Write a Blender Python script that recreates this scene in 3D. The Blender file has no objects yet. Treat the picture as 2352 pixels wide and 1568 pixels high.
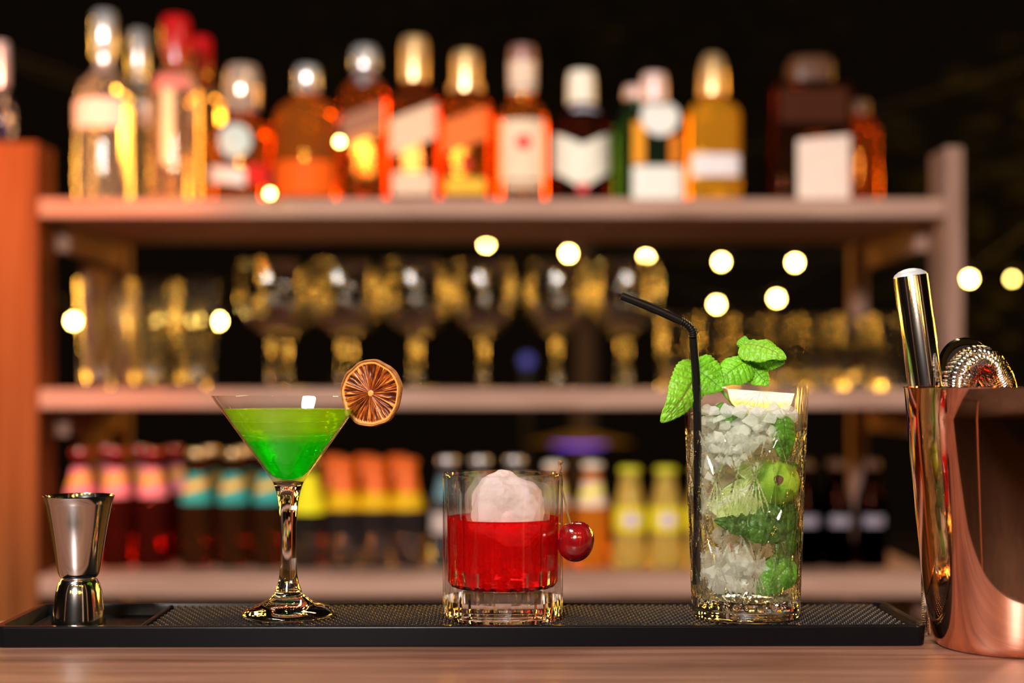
import bpy, bmesh, math, random
from mathutils import Vector, Matrix, noise
PI = math.pi
SC = bpy.context.scene
COL = SC.collection

# ------------------------------------------------------------------ camera
HC = 0.144                       # eye height above the top of the bar mat (z = 0)
F = 3267.0                       # focal length in pixels of the 2352 px wide frame (50 mm lens)
cam_d = bpy.data.cameras.new('camera'); cam = bpy.data.objects.new('camera', cam_d); COL.objects.link(cam)
cam.location = (0, 0, HC); cam.rotation_euler = (PI/2, 0, 0)
cam_d.lens = 50; cam_d.sensor_width = 36; cam_d.shift_y = 106/2352
cam_d.clip_start = 0.05; cam_d.clip_end = 100
cam_d.dof.use_dof = True; cam_d.dof.focus_distance = 0.885; cam_d.dof.aperture_fstop = 3.15
SC.camera = cam
# ------------------------------------------------------------------ world, exposure
w = bpy.data.worlds.new('night'); SC.world = w; w.use_nodes = True
bg = w.node_tree.nodes['Background']; bg.inputs[0].default_value = (0.0100, 0.0058, 0.0028, 1); bg.inputs[1].default_value = 0.35
SC.view_settings.view_transform = 'Standard'; SC.view_settings.look = 'None'
SC.view_settings.exposure = 0.0; SC.view_settings.gamma = 1.0
SC.view_settings.use_curve_mapping = False
cy = SC.cycles
cy.max_bounces = 14; cy.transmission_bounces = 12; cy.transparent_max_bounces = 24; cy.glossy_bounces = 5; cy.diffuse_bounces = 3
cy.sample_clamp_indirect = 25.0; cy.blur_glossy = 0.5
# ------------------------------------------------------------------ lamps
def area(name, loc, target, size, size_y, power, color):
    l = bpy.data.lights.new(name, 'AREA'); l.shape = 'RECTANGLE'; l.size = size; l.size_y = size_y
    l.energy = power; l.color = color
    o = bpy.data.objects.new(name, l); COL.objects.link(o); o.location = loc
    o.rotation_euler = (Vector(target)-Vector(loc)).to_track_quat('-Z', 'Y').to_euler()
    return o
def spot(name, loc, target, power, color, angle, radius, blend=.6):
    l = bpy.data.lights.new(name, 'SPOT'); l.energy = power; l.color = color; l.spot_size = math.radians(angle)
    l.shadow_soft_size = radius; l.spot_blend = blend
    o = bpy.data.objects.new(name, l); COL.objects.link(o); o.location = loc
    o.rotation_euler = (Vector(target)-Vector(loc)).to_track_quat('-Z', 'Y').to_euler()
    return o
area('front_softbox', (-0.65, -3.0, 1.75), (-0.35, 2.3, 0.30), 0.75, 0.45, 265, (1.0, 0.93, 0.90))  # white key softbox behind and above the camera
area('bar_fill', (-0.55, 0.35, 1.05), (0.0, 0.95, 0.0), 0.35, 0.12, 15, (1.0, 0.95, 0.90))  # unseen fill added above the bar to brighten the drinks
area('counter_back_fill', (0.25, 1.75, 1.25), (0.1, 0.9, 0.0), 0.5, 0.12, 5, (1.0, 0.80, 0.50))  # unseen warm back light, added for glints on the mat's rear
spot('orange_lamp', (-0.80, 1.55, 0.85), (-0.80, 2.4, 0.34), 75, (1.0, 0.20, 0.01), 50, 0.03)

# ------------------------------------------------------------------ helpers: meshes
def px(x, y, D):
    return Vector(((x-1176)*D/F, D, HC-(y-890)*D/F))
def mesh_of(name, verts, faces, smooth=True, angle=40, mats=None, fmat=None):
    me = bpy.data.meshes.new(name); me.from_pydata([tuple(v) for v in verts], [], faces); me.validate()
    if smooth:
        me.polygons.foreach_set('use_smooth', [True]*len(me.polygons))
        if angle: me.set_sharp_from_angle(angle=math.radians(angle))
    if fmat and len(fmat) == len(me.polygons): me.polygons.foreach_set('material_index', fmat)
    me.update(); return me
class MB:
    def __init__(s): s.v = []; s.f = []
    def add(s, vf, M=None):
        n = len(s.v); vs, fs = vf
        s.v += [ (M @ Vector(v)) if M is not None else Vector(v) for v in vs]; s.f += [tuple(i+n for i in f) for f in fs]
        return s
    def vf(s): return s.v, s.f
def box(x0, x1, y0, y1, z0, z1):
    v = [(x0,y0,z0),(x1,y0,z0),(x1,y1,z0),(x0,y1,z0),(x0,y0,z1),(x1,y0,z1),(x1,y1,z1),(x0,y1,z1)]
    return v, [(0,3,2,1),(4,5,6,7),(0,1,5,4),(1,2,6,5),(2,3,7,6),(3,0,4,7)]
def sup(r, t, n):
    c, s = math.cos(t), math.sin(t)
    if n == 2: return r
    return r/((abs(c)**n+abs(s)**n)**(1.0/n))
def lathe(prof, segs=48, ky=1.0, rmod=None, rot=0):
    """prof: (r, z[, n]) bottom to top or round a closed section; a radius of 0 makes a pole"""
    v = []; f = []; rings = []
    for p in prof:
        r, z = p[0], p[1]; n = p[2] if len(p) > 2 else 2
        if r <= 1e-7: rings.append([len(v)]); v.append((0, 0, z)); continue
        ring = []
        for i in range(segs):
            t = 2*PI*i/segs + rot
            rr = sup(r, t, n)
            if rmod: rr = rmod(rr, t, z)
            ring.append(len(v)); v.append((rr*math.cos(t), rr*math.sin(t)*ky, z))
        rings.append(ring)
    for a, b in zip(rings[:-1], rings[1:]):
        for i in range(segs):
            j = (i+1) % segs
            if len(a) == 1 and len(b) == 1: continue
            if len(a) == 1: f.append((a[0], b[j], b[i]))
            elif len(b) == 1: f.append((a[i], a[j], b[0]))
            else: f.append((a[i], a[j], b[j], b[i]))
    return v, f
def tube(pts, r, sides=8, caps=True, rfn=None):
    pts = [Vector(p) for p in pts]; v = []; f = []
    T = []
    for i in range(len(pts)):
        d = pts[min(i+1, len(pts)-1)]-pts[max(i-1, 0)]; T.append(d.normalized())
    ref = Vector((0,0,1)) if abs(T[0].z) < .9 else Vector((0,1,0))
    N = T[0].cross(ref).normalized()
    for i, p in enumerate(pts):
        N = (N - T[i]*N.dot(T[i])).normalized(); B = T[i].cross(N)
        rr = rfn(i/(len(pts)-1)) if rfn else r
        for k in range(sides):
            a = 2*PI*k/sides; v.append(p+N*rr*math.cos(a)+B*rr*math.sin(a))
    for i in range(len(pts)-1):
        for k in range(sides):
            k2 = (k+1) % sides
            f.append((i*sides+k, i*sides+k2, (i+1)*sides+k2, (i+1)*sides+k))
    if caps:
        f.append(tuple(range(sides))[::-1]); f.append(tuple((len(pts)-1)*sides+k for k in range(sides)))
    return v, f
def spline(ctrl, n=12):
    P = [Vector(c) for c in ctrl]; P = [P[0]*2-P[1]]+P+[P[-1]*2-P[-2]]; out = []
    for i in range(1, len(P)-2):
        for k in range(n):
            t = k/n; a, b, c, d = P[i-1], P[i], P[i+1], P[i+2]
            out.append(0.5*((2*b)+(c-a)*t+(2*a-5*b+4*c-d)*t*t+(3*b-a-3*c+d)*t**3))
    out.append(P[-2]); return out
def sphere(r, segs=24, rings=14, fn=None):
    prof = [(r*math.sin(PI*i/rings), -r*math.cos(PI*i/rings)) for i in range(rings+1)]
    prof[0] = (0, -r); prof[-1] = (0, r)
    v, f = lathe(prof, segs)
    if fn: v = [fn(Vector(p)) for p in v]
    return v, f
def ico(r, sub=2, fn=None):
    bm = bmesh.new(); bmesh.ops.create_icosphere(bm, subdivisions=sub, radius=r)
    v = [Vector(x.co) for x in bm.verts]; f = [tuple(q.index for q in p.verts) for p in bm.faces]; bm.free()
    if fn: v = [fn(p) for p in v]
    return v, f
def hull(pts):
    bm = bmesh.new()
    for p in pts: bm.verts.new(p)
    r = bmesh.ops.convex_hull(bm, input=bm.verts)
    junk = [g for g in r['geom_interior']+r['geom_unused'] if isinstance(g, bmesh.types.BMVert)]
    if junk: bmesh.ops.delete(bm, geom=list(set(junk)), context='VERTS')
    bmesh.ops.bevel(bm, geom=bm.edges[:]+bm.verts[:], offset=0.00045, segments=1, affect='EDGES', clamp_overlap=True)
    bm.verts.index_update()
    v = [Vector(x.co) for x in bm.verts]; f = [tuple(q.index for q in p.verts) for p in bm.faces]; bm.free(); return v, f

# ------------------------------------------------------------------ helpers: objects
def thing(name, label, cat, loc=(0,0,0), rot=(0,0,0), group=None):
    o = bpy.data.objects.new(name, None); COL.objects.link(o); o.location = loc; o.rotation_euler = rot
    o.empty_display_size = .02; o['label'] = label; o['category'] = cat
    if group: o['group'] = group
    return o
def part(name, vf, m, parent=None, smooth=True, angle=40, fmat=None, label=None, loc=None, rot=None, bevel=0):
    me = mesh_of(name, vf[0], vf[1], smooth, angle, fmat=fmat)
    for q in (m if isinstance(m, (list, tuple)) else [m]): me.materials.append(q)
    o = bpy.data.objects.new(name, me); COL.objects.link(o); o.parent = parent
    if label: o['label'] = label
    if loc is not None: o.location = loc
    if rot is not None: o.rotation_euler = rot
    if bevel:
        b = o.modifiers.new('bevel', 'BEVEL'); b.width = bevel; b.segments = 2; b.limit_method = 'ANGLE'
    return o
def solo(name, vf, m, label, cat, group=None, kind=None, **k):
    o = part(name, vf, m, **k); o['label'] = label; o['category'] = cat
    if group: o['group'] = group
    if kind: o['kind'] = kind
    return o
def struct(name, vf, m, **k):
    o = part(name, vf, m, **k); o['kind'] = 'structure'; return o
def dup(root, loc, label=None, group=None, rotz=0):
    r = root.copy(); COL.objects.link(r); r.location = loc; r.rotation_euler = (0, 0, rotz)
    if label: r['label'] = label
    if group: r['group'] = group
    for ch in list(root.children):
        c = ch.copy(); COL.objects.link(c); c.parent = r
        for g in list(ch.children):
            d = g.copy(); COL.objects.link(d); d.parent = c
    return r

# ------------------------------------------------------------------ materials
def newmat(name):
    m = bpy.data.materials.new(name); m.use_nodes = True
    nt = m.node_tree; nt.nodes.clear(); out = nt.nodes.new('ShaderNodeOutputMaterial'); return m, nt, out
def N(nt, kind, **kw):
    n = nt.nodes.new(kind)
    for k, v in kw.items():
        if k.startswith('i_'):
            key = k[2:]; key = int(key) if key.isdigit() else key.replace('_', ' ')
            n.inputs[key].default_value = v
        else: setattr(n, k, v)
    return n
def c4(c): return (c[0], c[1], c[2], 1)
def pbr(name, color, rough=.5, metal=0, trans=0, ior=1.45, coat=0, sss=0, bump=None, var=None, aniso=0, spec=.5):
    m, nt, out = newmat(name); p = N(nt, 'ShaderNodeBsdfPrincipled'); L = nt.links
    p.inputs['Base Color'].default_value = c4(color); p.inputs['Roughness'].default_value = rough
    p.inputs['Metallic'].default_value = metal; p.inputs['Transmission Weight'].default_value = trans
    p.inputs['IOR'].default_value = ior; p.inputs['Coat Weight'].default_value = coat
    p.inputs['Coat Roughness'].default_value = .05; p.inputs['Specular IOR Level'].default_value = spec
    p.inputs['Subsurface Weight'].default_value = sss; p.inputs['Subsurface Scale'].default_value = .004
    L.new(p.outputs[0], out.inputs[0])
    tc = N(nt, 'ShaderNodeTexCoord')
    if var:                      # (scale, colour2, stretch xyz)
        mp = N(nt, 'ShaderNodeMapping'); mp.inputs['Scale'].default_value = var[2]; L.new(tc.outputs['Object'], mp.inputs[0])
        n = N(nt, 'ShaderNodeTexNoise'); n.inputs['Scale'].default_value = var[0]; n.inputs['Detail'].default_value = 6; L.new(mp.outputs[0], n.inputs[0])
        cr = N(nt, 'ShaderNodeValToRGB'); cr.color_ramp.elements[0].position = .35; cr.color_ramp.elements[1].position = .68
        cr.color_ramp.elements[0].color = c4(color); cr.color_ramp.elements[1].color = c4(var[1])
        L.new(n.outputs[0], cr.inputs[0]); L.new(cr.outputs[0], p.inputs['Base Color'])
    if bump:                     # (scale, distance, stretch)
        mp = N(nt, 'ShaderNodeMapping'); mp.inputs['Scale'].default_value = bump[2]; L.new(tc.outputs['Object'], mp.inputs[0])
        n = N(nt, 'ShaderNodeTexNoise'); n.inputs['Scale'].default_value = bump[0]; n.inputs['Detail'].default_value = 5; L.new(mp.outputs[0], n.inputs[0])
        b = N(nt, 'ShaderNodeBump'); b.inputs['Distance'].default_value = bump[1]; b.inputs['Strength'].default_value = 1
        L.new(n.outputs[0], b.inputs['Height']); L.new(b.outputs[0], p.inputs['Normal'])
    return m
def glassmat(name, color=(1,1,1), ior=1.5, rough=0.0, clear=0.0, cloud=0.0, cloudcol=None, bump=None, clearcol=None):
    """real refraction, mixed with a straight-through share (thin wall) and a cloudy share (diffuse + translucent)"""
    m, nt, out = newmat(name); L = nt.links
    g = N(nt, 'ShaderNodeBsdfGlass'); g.inputs[0].default_value = c4(color); g.inputs['IOR'].default_value = ior; g.inputs['Roughness'].default_value = rough
    cur = g.outputs[0]; nrm = None
    if bump:
        tc = N(nt, 'ShaderNodeTexCoord'); n = N(nt, 'ShaderNodeTexNoise'); n.inputs['Scale'].default_value = bump[0]; n.inputs['Detail'].default_value = 4
        L.new(tc.outputs['Object'], n.inputs[0]); b = N(nt, 'ShaderNodeBump'); b.inputs['Distance'].default_value = bump[1]
        L.new(n.outputs[0], b.inputs['Height']); L.new(b.outputs[0], g.inputs['Normal']); nrm = b.outputs[0]
    if clear:
        t = N(nt, 'ShaderNodeBsdfTransparent'); t.inputs[0].default_value = c4(clearcol or color)
        mx = N(nt, 'ShaderNodeMixShader'); mx.inputs[0].default_value = clear
        L.new(cur, mx.inputs[1]); L.new(t.outputs[0], mx.inputs[2]); cur = mx.outputs[0]
    if cloud:
        cc = cloudcol or color
        d = N(nt, 'ShaderNodeBsdfDiffuse'); d.inputs[0].default_value = c4(cc); t2 = N(nt, 'ShaderNodeBsdfTranslucent'); t2.inputs[0].default_value = c4(cc)
        if nrm: L.new(nrm, d.inputs['Normal'])
        m1 = N(nt, 'ShaderNodeMixShader'); m1.inputs[0].default_value = .5; L.new(d.outputs[0], m1.inputs[1]); L.new(t2.outputs[0], m1.inputs[2])
        mx = N(nt, 'ShaderNodeMixShader'); mx.inputs[0].default_value = cloud
        L.new(cur, mx.inputs[1]); L.new(m1.outputs[0], mx.inputs[2]); cur = mx.outputs[0]
    L.new(cur, out.inputs[0]); return m
def schlick(nt, ior):
    lw = N(nt, 'ShaderNodeLayerWeight'); lw.inputs[0].default_value = .5; f0 = ((ior-1)/(ior+1))**2
    p = N(nt, 'ShaderNodeMath', operation='POWER'); p.inputs[1].default_value = 5; nt.links.new(lw.outputs['Facing'], p.inputs[0])
    q = N(nt, 'ShaderNodeMath', operation='MULTIPLY_ADD'); q.inputs[1].default_value = 1-f0; q.inputs[2].default_value = f0; nt.links.new(p.outputs[0], q.inputs[0])
    return q.outputs[0]
def thinglass(name, tint=(1,1,1), ior=1.5, refr=0.0, bump=None):
    """a thin wall of glass: light goes straight through, the surface mirrors by Fresnel"""
    m, nt, out = newmat(name); L = nt.links
    t = N(nt, 'ShaderNodeBsdfTransparent'); t.inputs[0].default_value = c4(tint)
    g = N(nt, 'ShaderNodeBsdfGlossy'); g.inputs['Roughness'].default_value = .015; g.inputs[0].default_value = (1,1,1,1)
    fr = schlick(nt, ior)
    cur = t.outputs[0]
    if refr:
        q = N(nt, 'ShaderNodeBsdfRefraction'); q.inputs[0].default_value = c4(tint); q.inputs['IOR'].default_value = ior; q.inputs['Roughness'].default_value = 0
        mq = N(nt, 'ShaderNodeMixShader'); mq.inputs[0].default_value = refr; L.new(cur, mq.inputs[1]); L.new(q.outputs[0], mq.inputs[2]); cur = mq.outputs[0]
    mx = N(nt, 'ShaderNodeMixShader'); L.new(fr, mx.inputs[0]); L.new(cur, mx.inputs[1]); L.new(g.outputs[0], mx.inputs[2])
    L.new(mx.outputs[0], out.inputs[0]); return m
def emit(name, color, s):
    m, nt, out = newmat(name); e = N(nt, 'ShaderNodeEmission'); e.inputs[0].default_value = c4(color); e.inputs[1].default_value = s
    nt.links.new(e.outputs[0], out.inputs[0]); return m
def woodmat(name, c1, c2, c3, rough, axis=(0.8, 14, 14), plank=None, scale=6):
    m, nt, out = newmat(name); L = nt.links; p = N(nt, 'ShaderNodeBsdfPrincipled'); L.new(p.outputs[0], out.inputs[0])
    tc = N(nt, 'ShaderNodeTexCoord'); mp = N(nt, 'ShaderNodeMapping'); mp.inputs['Scale'].default_value = axis; L.new(tc.outputs['Object'], mp.inputs[0])
    n = N(nt, 'ShaderNodeTexNoise'); n.inputs['Scale'].default_value = scale; n.inputs['Detail'].default_value = 8; n.inputs['Distortion'].default_value = .6; L.new(mp.outputs[0], n.inputs[0])
    cr = N(nt, 'ShaderNodeValToRGB'); e = cr.color_ramp.elements; e[0].position = .3; e[0].color = c4(c1); e[1].position = .72; e[1].color = c4(c3)
    q = e.new(.5); q.color = c4(c2); L.new(n.outputs[0], cr.inputs[0]); L.new(cr.outputs[0], p.inputs['Base Color'])
    p.inputs['Roughness'].default_value = rough; p.inputs['Specular IOR Level'].default_value = .5 if rough < .5 else .12
    b = N(nt, 'ShaderNodeBump'); b.inputs['Distance'].default_value = .0004; L.new(n.outputs[0], b.inputs['Height']); L.new(b.outputs[0], p.inputs['Normal'])
    return m

M = {}
M['counter'] = woodmat('counter_wood', (.095,.038,.022), (.17,.078,.050), (.24,.125,.085), .42)
M['shelf'] = woodmat('shelf_wood', (.30,.165,.115), (.40,.24,.18), (.49,.31,.24), .6)
M['post'] = woodmat('post_wood', (.22,.12,.08), (.31,.18,.135), (.38,.24,.19), .55, axis=(14, 14, .8))
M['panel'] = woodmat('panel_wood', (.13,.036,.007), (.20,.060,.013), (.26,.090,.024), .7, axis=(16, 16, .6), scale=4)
M['rubber'] = pbr('black_rubber', (.0035,.0035,.004), .24, bump=(900, .00001, (1,1,1)), spec=.10)
M['nub'] = pbr('nub_rubber', (.007,.007,.008), .30, spec=.5)
M['steel'] = pbr('steel', (.74,.72,.70), .12, 1)
M['steel_in'] = pbr('steel_inner', (.66,.64,.62), .25, 1)
M['chrome'] = pbr('chrome', (.80,.79,.78), .07, 1)
M['copper'] = pbr('copper', (.95,.48,.33), .06, 1)
M['straw'] = pbr('black_plastic', (.006,.005,.005), .28, spec=.3)
M['ground'] = pbr('dark_ground', (.03,.022,.015), .9, var=(3, (.05,.035,.02), (1,1,1)))
M['bark'] = pbr('bark', (.07,.045,.03), .9)
M['night_leaf'] = pbr('night_foliage', (.008,.008,.002), .9, spec=.1)
M['bulb'] = emit('warm_bulb', (1.0, .62, .14), 130)
M['bulb_far'] = emit('amber_bulb', (1.0, .50, .09), 75)
M['lantern'] = emit('globe_glow', (1.0, .46, .055), 88)  # glow of the light globes added out of view
M['bulb_fairy'] = emit('fairy_bulb', (1.0, .68, .16), 38)
M['cord'] = pbr('cord', (.01,.01,.01), .6)
M['glass'] = glassmat('clear_glass', (1,1,1), 1.5)
M['thin'] = thinglass('thin_glass', (.985,.99,.985), 1.5)
M['backglass'] = glassmat('shelf_glass', (.98,.98,.97), 1.5, .02)

# ================================================================== setting
struct('ground', box(-9, 9, -5, 12, -1.12, -1.10), M['ground'], smooth=False)

# ---- bar counter
bc = thing('bar_counter', 'brown wooden bar counter in the foreground carrying the black mat and copper tin', 'counter', (0, .6, -1.10))
cb = MB(); x = -1.25
wds = [.5,.62,.55,.5,.6]
part('worktop', box(-1.3, 1.5, .738-.6, .960-.6, 1.10-.013-.045, 1.10-.013), M['counter'], bc, smooth=False, bevel=.003)
part('front_panel', box(-1.25, 1.45, .76-.6, .78-.6, 0, 1.04), M['counter'], bc, smooth=False)
part('back_panel', box(-1.25, 1.45, .92-.6, .94-.6, 0, 1.04), M['counter'], bc, smooth=False)

# ---- shelf unit
YF = 2.30; YB = 2.72
su = thing('shelf_unit', 'open wooden back bar shelf unit with three shelves of bottles and glasses', 'shelf', (0, YF, -1.10))
def sbox(n, m, x0, x1, y0, y1, z0, z1, **k):
    return part(n, box(x0, x1, y0-YF, y1-YF, z0+1.10, z1+1.10), m, su, smooth=False, bevel=.003, **k)
for zt, th in ((.450, .030), (.142, .032), (-.160, .034)):
    sbox('shelf', M['shelf'], -.766, .700, YF, YB, zt-th, zt)
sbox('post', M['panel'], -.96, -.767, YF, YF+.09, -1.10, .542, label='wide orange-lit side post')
sbox('post', M['post'], .701, .730, YF, YF+.09, -1.10, .534)
sbox('back_post', M['post'], -.766, -.736, YB+.001, YB+.035, -1.10, .42)
sbox('back_post', M['post'], .650, .680, YB+.001, YB+.035, -1.10, .42)
for zr in (.418, .108, -.196):
    sbox('side_rail', M['post'], -.766, -.745, YF+.09, YB, zr-.045, zr-.001)
    sbox('side_rail', M['post'], .679, .700, YF+.09, YB, zr-.045, zr-.001)
sbox('side_board', M['post'], -.766, -.752, 2.52, 2.66, -.15, .36)

# ================================================================== background lights
random.seed(5)
def string_lights(name, label, pts, r, bm='bulb', sag=.05, drop=.03, group=None, ends=None):
    pts = [Vector(p) for p in pts]; b0 = pts[0]
    t = thing(name, label, 'string lights', b0, group=group)
    c = []
    for a, b in zip(pts[:-1], pts[1:]):
        for k in range(8):
            u = k/8; q = a.lerp(b, u); q = q + Vector((0, 0, drop - sag*4*u*(1-u)*0.5)); c.append(q-b0)
    c.append(pts[-1]+Vector((0,0,drop))-b0)
    if ends: c = [Vector(ends[0])-b0]+c+[Vector(ends[1])-b0]
    part('cord', tube(c, .0016 if r > .006 else .0004, 5), M['cord'], t)
    first = None
    for p in pts:
        if first is None:
            s = part('bulb', sphere(r, 16, 10, lambda v: Vector((v.x, v.y, v.z*1.08))), M[bm], t); first = s
            k = part('socket', lathe([(0,0),(r*.55,0),(r*.5,drop-r*.4),(0,drop-r*.4)], 12), M['cord'], s, loc=(0,0,r*.85)); sk = k
        else:
            s = first.copy(); COL.objects.link(s); s.parent = t
            k = sk.copy(); COL.objects.link(k); k.parent = s
        s.location = p-b0
    return t
DB = 5.2
PL, PR = (-3.3, 5.5, 1.9), (3.6, 5.6, 1.9)
for p_, lb in ((PL, 'slim dark pole holding the string lights, in the garden on the left'), (PR, 'slim dark pole holding the string lights, in the garden on the right')):
    po = thing('light_pole', lb, 'pole', (p_[0], p_[1], -1.10)); part('shaft', tube([(0,0,0), (0,0,3.04)], .03, 12), M['cord'], po); part('base', lathe([(0,0),(.12,0),(.12,.03),(.04,.05),(0,.05)], 20), M['cord'], po)
string_lights('string_lights', 'row of glowing round bulbs strung far behind the upper shelf gap', [px(1117,560,DB+.7), px(1306,582,DB), px(1484,593,DB), px(1657,601,DB+.1), px(1826,603,DB), px(2030,560,DB), px(2227,640,DB)], .010, ends=(PL, PR))
string_lights('string_lights', 'two glowing bulbs far behind, lowest above the short tumblers', [px(1646,699,DB+.4), px(1784,685,DB+.4)], .010, ends=(PL, PR))
string_lights('string_lights', 'glowing bulbs far behind the tall tumblers beside the left post', [px(169,737,DB-.8), px(415,742,DB-.6), px(502,737,DB-.6)], .010, ends=(PL, PR))
string_lights('string_lights', 'yellow bulb glowing far behind at the right edge of the picture', [px(2325,640,DB), px(2500,600,DB)], .008, 'bulb_fairy')
string_lights('string_lights', 'fairy light bulbs hanging in front of the top shelf bottles', [px(780,325,2.255), px(620,444,2.255)], .0050, 'bulb_fairy')
# unseen light strings added beside and behind the bar to light the glassware
def fill_string(label, pts, r, m, group):
    pts = [Vector(p) for p in pts]; b0 = pts[0]; t = thing('fill_string', label, 'fill lights', b0, group=group)
    part('cord', tube([p-b0+Vector((0,0,r*1.25)) for p in pts], .003, 5), M['cord'], t)
    for p in pts:
        part('lantern', sphere(r, 24, 14, lambda v: Vector((v.x*(1+.02*math.cos(v.z/r*22)), v.y*(1+.02*math.cos(v.z/r*22)), v.z*.92))), M[m], t, loc=p-b0)
random.seed(8)
for sd, side in ((-1, 'left'), (1, 'right')):
    for k in range(3):
        zb = (.42, 1.02, 1.50)[k]; n = 5
        P = [Vector((sd*(2.12+.18*k+q*.64+.2*random.random()), 4.5+.3*random.random()-.15*q, zb+random.uniform(-.16,.16))) for q in range(n)]
        fill_string('string of amber light globes added out of view %s of the shelf unit, %s' % (side, ('lowest','middle','highest')[k]), P, .100, 'lantern', 'added light globe strings')
for i, (y, z, n, sp) in enumerate([(-1.9, 1.05, 7, .55), (-2.8, 1.6, 7, .7), (-1.0, 1.9, 5, .6)]):
    P = [Vector(((k-(n-1)/2)*sp+.1*math.sin(k*2.1), y, z+.08*math.cos(k*1.3))) for k in range(n)]
    string_lights('string_lights', ['strand of amber bulbs added unseen behind the camera, lowest','strand of amber bulbs added unseen behind the camera, farthest','strand of amber bulbs added unseen behind the camera, highest'][i], P, .050, 'bulb_far')
# violet lamp glimpsed between the shelves
vl = thing('pendant_lamp', 'violet glowing flat pendant lamp far behind between middle and bottom shelf', 'lamp', px(1330, 1016, 5.4))
part('lamp_shade', lathe([(0,.035),(.05,.035),(.14,.012),(.20,0),(.14,.004),(0,.010)], 40), pbr('lamp_shade', (.25,.18,.05), .4), vl)
part('diffuser', lathe([(0,-.016),(.06,-.014),(.105,-.008),(.11,.002),(0,.004)], 40), emit('violet', (.30,.10,1.0), 1.6), vl)
vb = thing('indicator_lamp', 'small dim blue lamp far behind between two stemmed glasses', 'lamp', px(1210, 828, 5.2))
part('post', box(-.012,.012,.03,.054,-1.10-vb.location.z,.02), M['cord'], vb); part('lens', sphere(.022), emit('blue_dim', (.12,.10,.45), .8), vb); part('housing', lathe([(0,.0),(.03,.0),(.03,.05),(0,.05)], 20), M['cord'], vb, loc=(0,.035,0), rot=(-PI/2,0,0))
for k, (x_, y_, lb, cc) in enumerate([(.62,-.35,'white post added out of view for streaks in the copper tin',(.75,.66,.66)), (1.25,-.10,'brown post added out of view for reflections, right of the camera',(.40,.20,.10)), (-1.9,-.6,'brown post added out of view for reflections, far left of the camera',(.40,.20,.10))]):  # unseen posts added to mirror as streaks in the copper tin
    po = thing('streak_post', lb, 'post', (x_, y_, -1.10)); part('shaft', box(-.035,.035,-.035,.035,.06,3.2), pbr('post_paint', cc, .5), po, smooth=False, bevel=.004); part('base', box(-.06,.06,-.06,.06,0,.06), pbr('post_base', (.1,.1,.1), .6), po, smooth=False, bevel=.004)
# trees in the dark
def tree(label, loc, h, r, n, seed):
    rd = random.Random(seed); t = thing('tree', label, 'tree', loc)
    part('trunk', tube([(0,0,0),(.05,0,h*.4),(-.04,.03,h*.8)], .07, 10), M['bark'], t)
    mb = MB()
    for i in range(n):
        d = Vector((rd.gauss(0,1), rd.gauss(0,1), rd.gauss(0,1))).normalized()*r*rd.random()**.4
        p = Vector((d.x, d.y*.7, h*.85+d.z*.9)); s = rd.uniform(.05,.10)
        R = Matrix.Translation(p) @ Matrix.Rotation(rd.random()*6.3, 4, 'Z') @ Matrix.Rotation(rd.uniform(-1,1), 4, 'X')
        mb.add(([(-s,0,0),(0,-s*.4,.012),(s,0,0),(0,s*.4,.012)], [(0,1,2,3)]), R)
    part('crown', mb.vf(), M['night_leaf'], t, smooth=False)
tree('dim leafy tree in the dark right of the shelf unit', (2.45, 5.9, -1.10), 2.2, 1.0, 1400, 3)
tree('dim leafy tree far behind the upper right bottles', (.4, 8.6, -1.10), 3.6, 1.7, 1600, 4)

# ================================================================== bottles
def prof_r(prof, z):
    for a, b in zip(prof[:-1], prof[1:]):
        if a[1] <= z <= b[1] and b[1] > a[1]:
            t = (z-a[1])/(b[1]-a[1]); na = a[2] if len(a) > 2 else 2; nb = b[2] if len(b) > 2 else 2
            return a[0]+(b[0]-a[0])*t, na+(nb-na)*t
    return prof[-1][0], 2
def wrap(prof, hw, zlo, zhi, x0=0, eps=.0008, nu=20, nv=10, ky=1.0):
    """a label that follows the bottle's front; zlo/zhi are functions of u in -1..1"""
    v = []; f = []
    for i in range(nu+1):
        u = -1+2*i/nu; a, b = zlo(u), zhi(u)
        for j in range(nv+1):
            z = a+(b-a)*j/nv; r, n = prof_r(prof, z); r += eps
            h = min(hw, r*.995); X = x0+u*h; X = max(-r*.999, min(r*.999, X))
            Y = -(max(0, r**n-abs(X)**n))**(1/n)*ky
            v.append((X, Y, z))
    for i in range(nu):
        for j in range(nv):
            a = i*(nv+1)+j; f.append((a, a+nv+1, a+nv+2, a+1))
    return v, f
C = lambda k: (lambda u: k)
lab_cache = {}
def paper(c, rough=.6):
    k = (c, rough)
    if k not in lab_cache: lab_cache[k] = pbr('label_paper', c, rough, var=(90, (c[0]*.8, c[1]*.78, c[2]*.75), (1,1,6)), spec=.12)
    return lab_cache[k]
BG = {}
def bg_glass(c, ior=1.38, cloud=.0):
    k = (c, ior, cloud)
    if k not in BG: BG[k] = glassmat('bottle_glass', c, ior, .04, cloud=cloud)
    return BG[k]
DT = 2.42; ST = DT/F; ZT = .450
def yz(y): return HC+(890-y)*ST-ZT            # height above the top shelf of a pixel row
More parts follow.
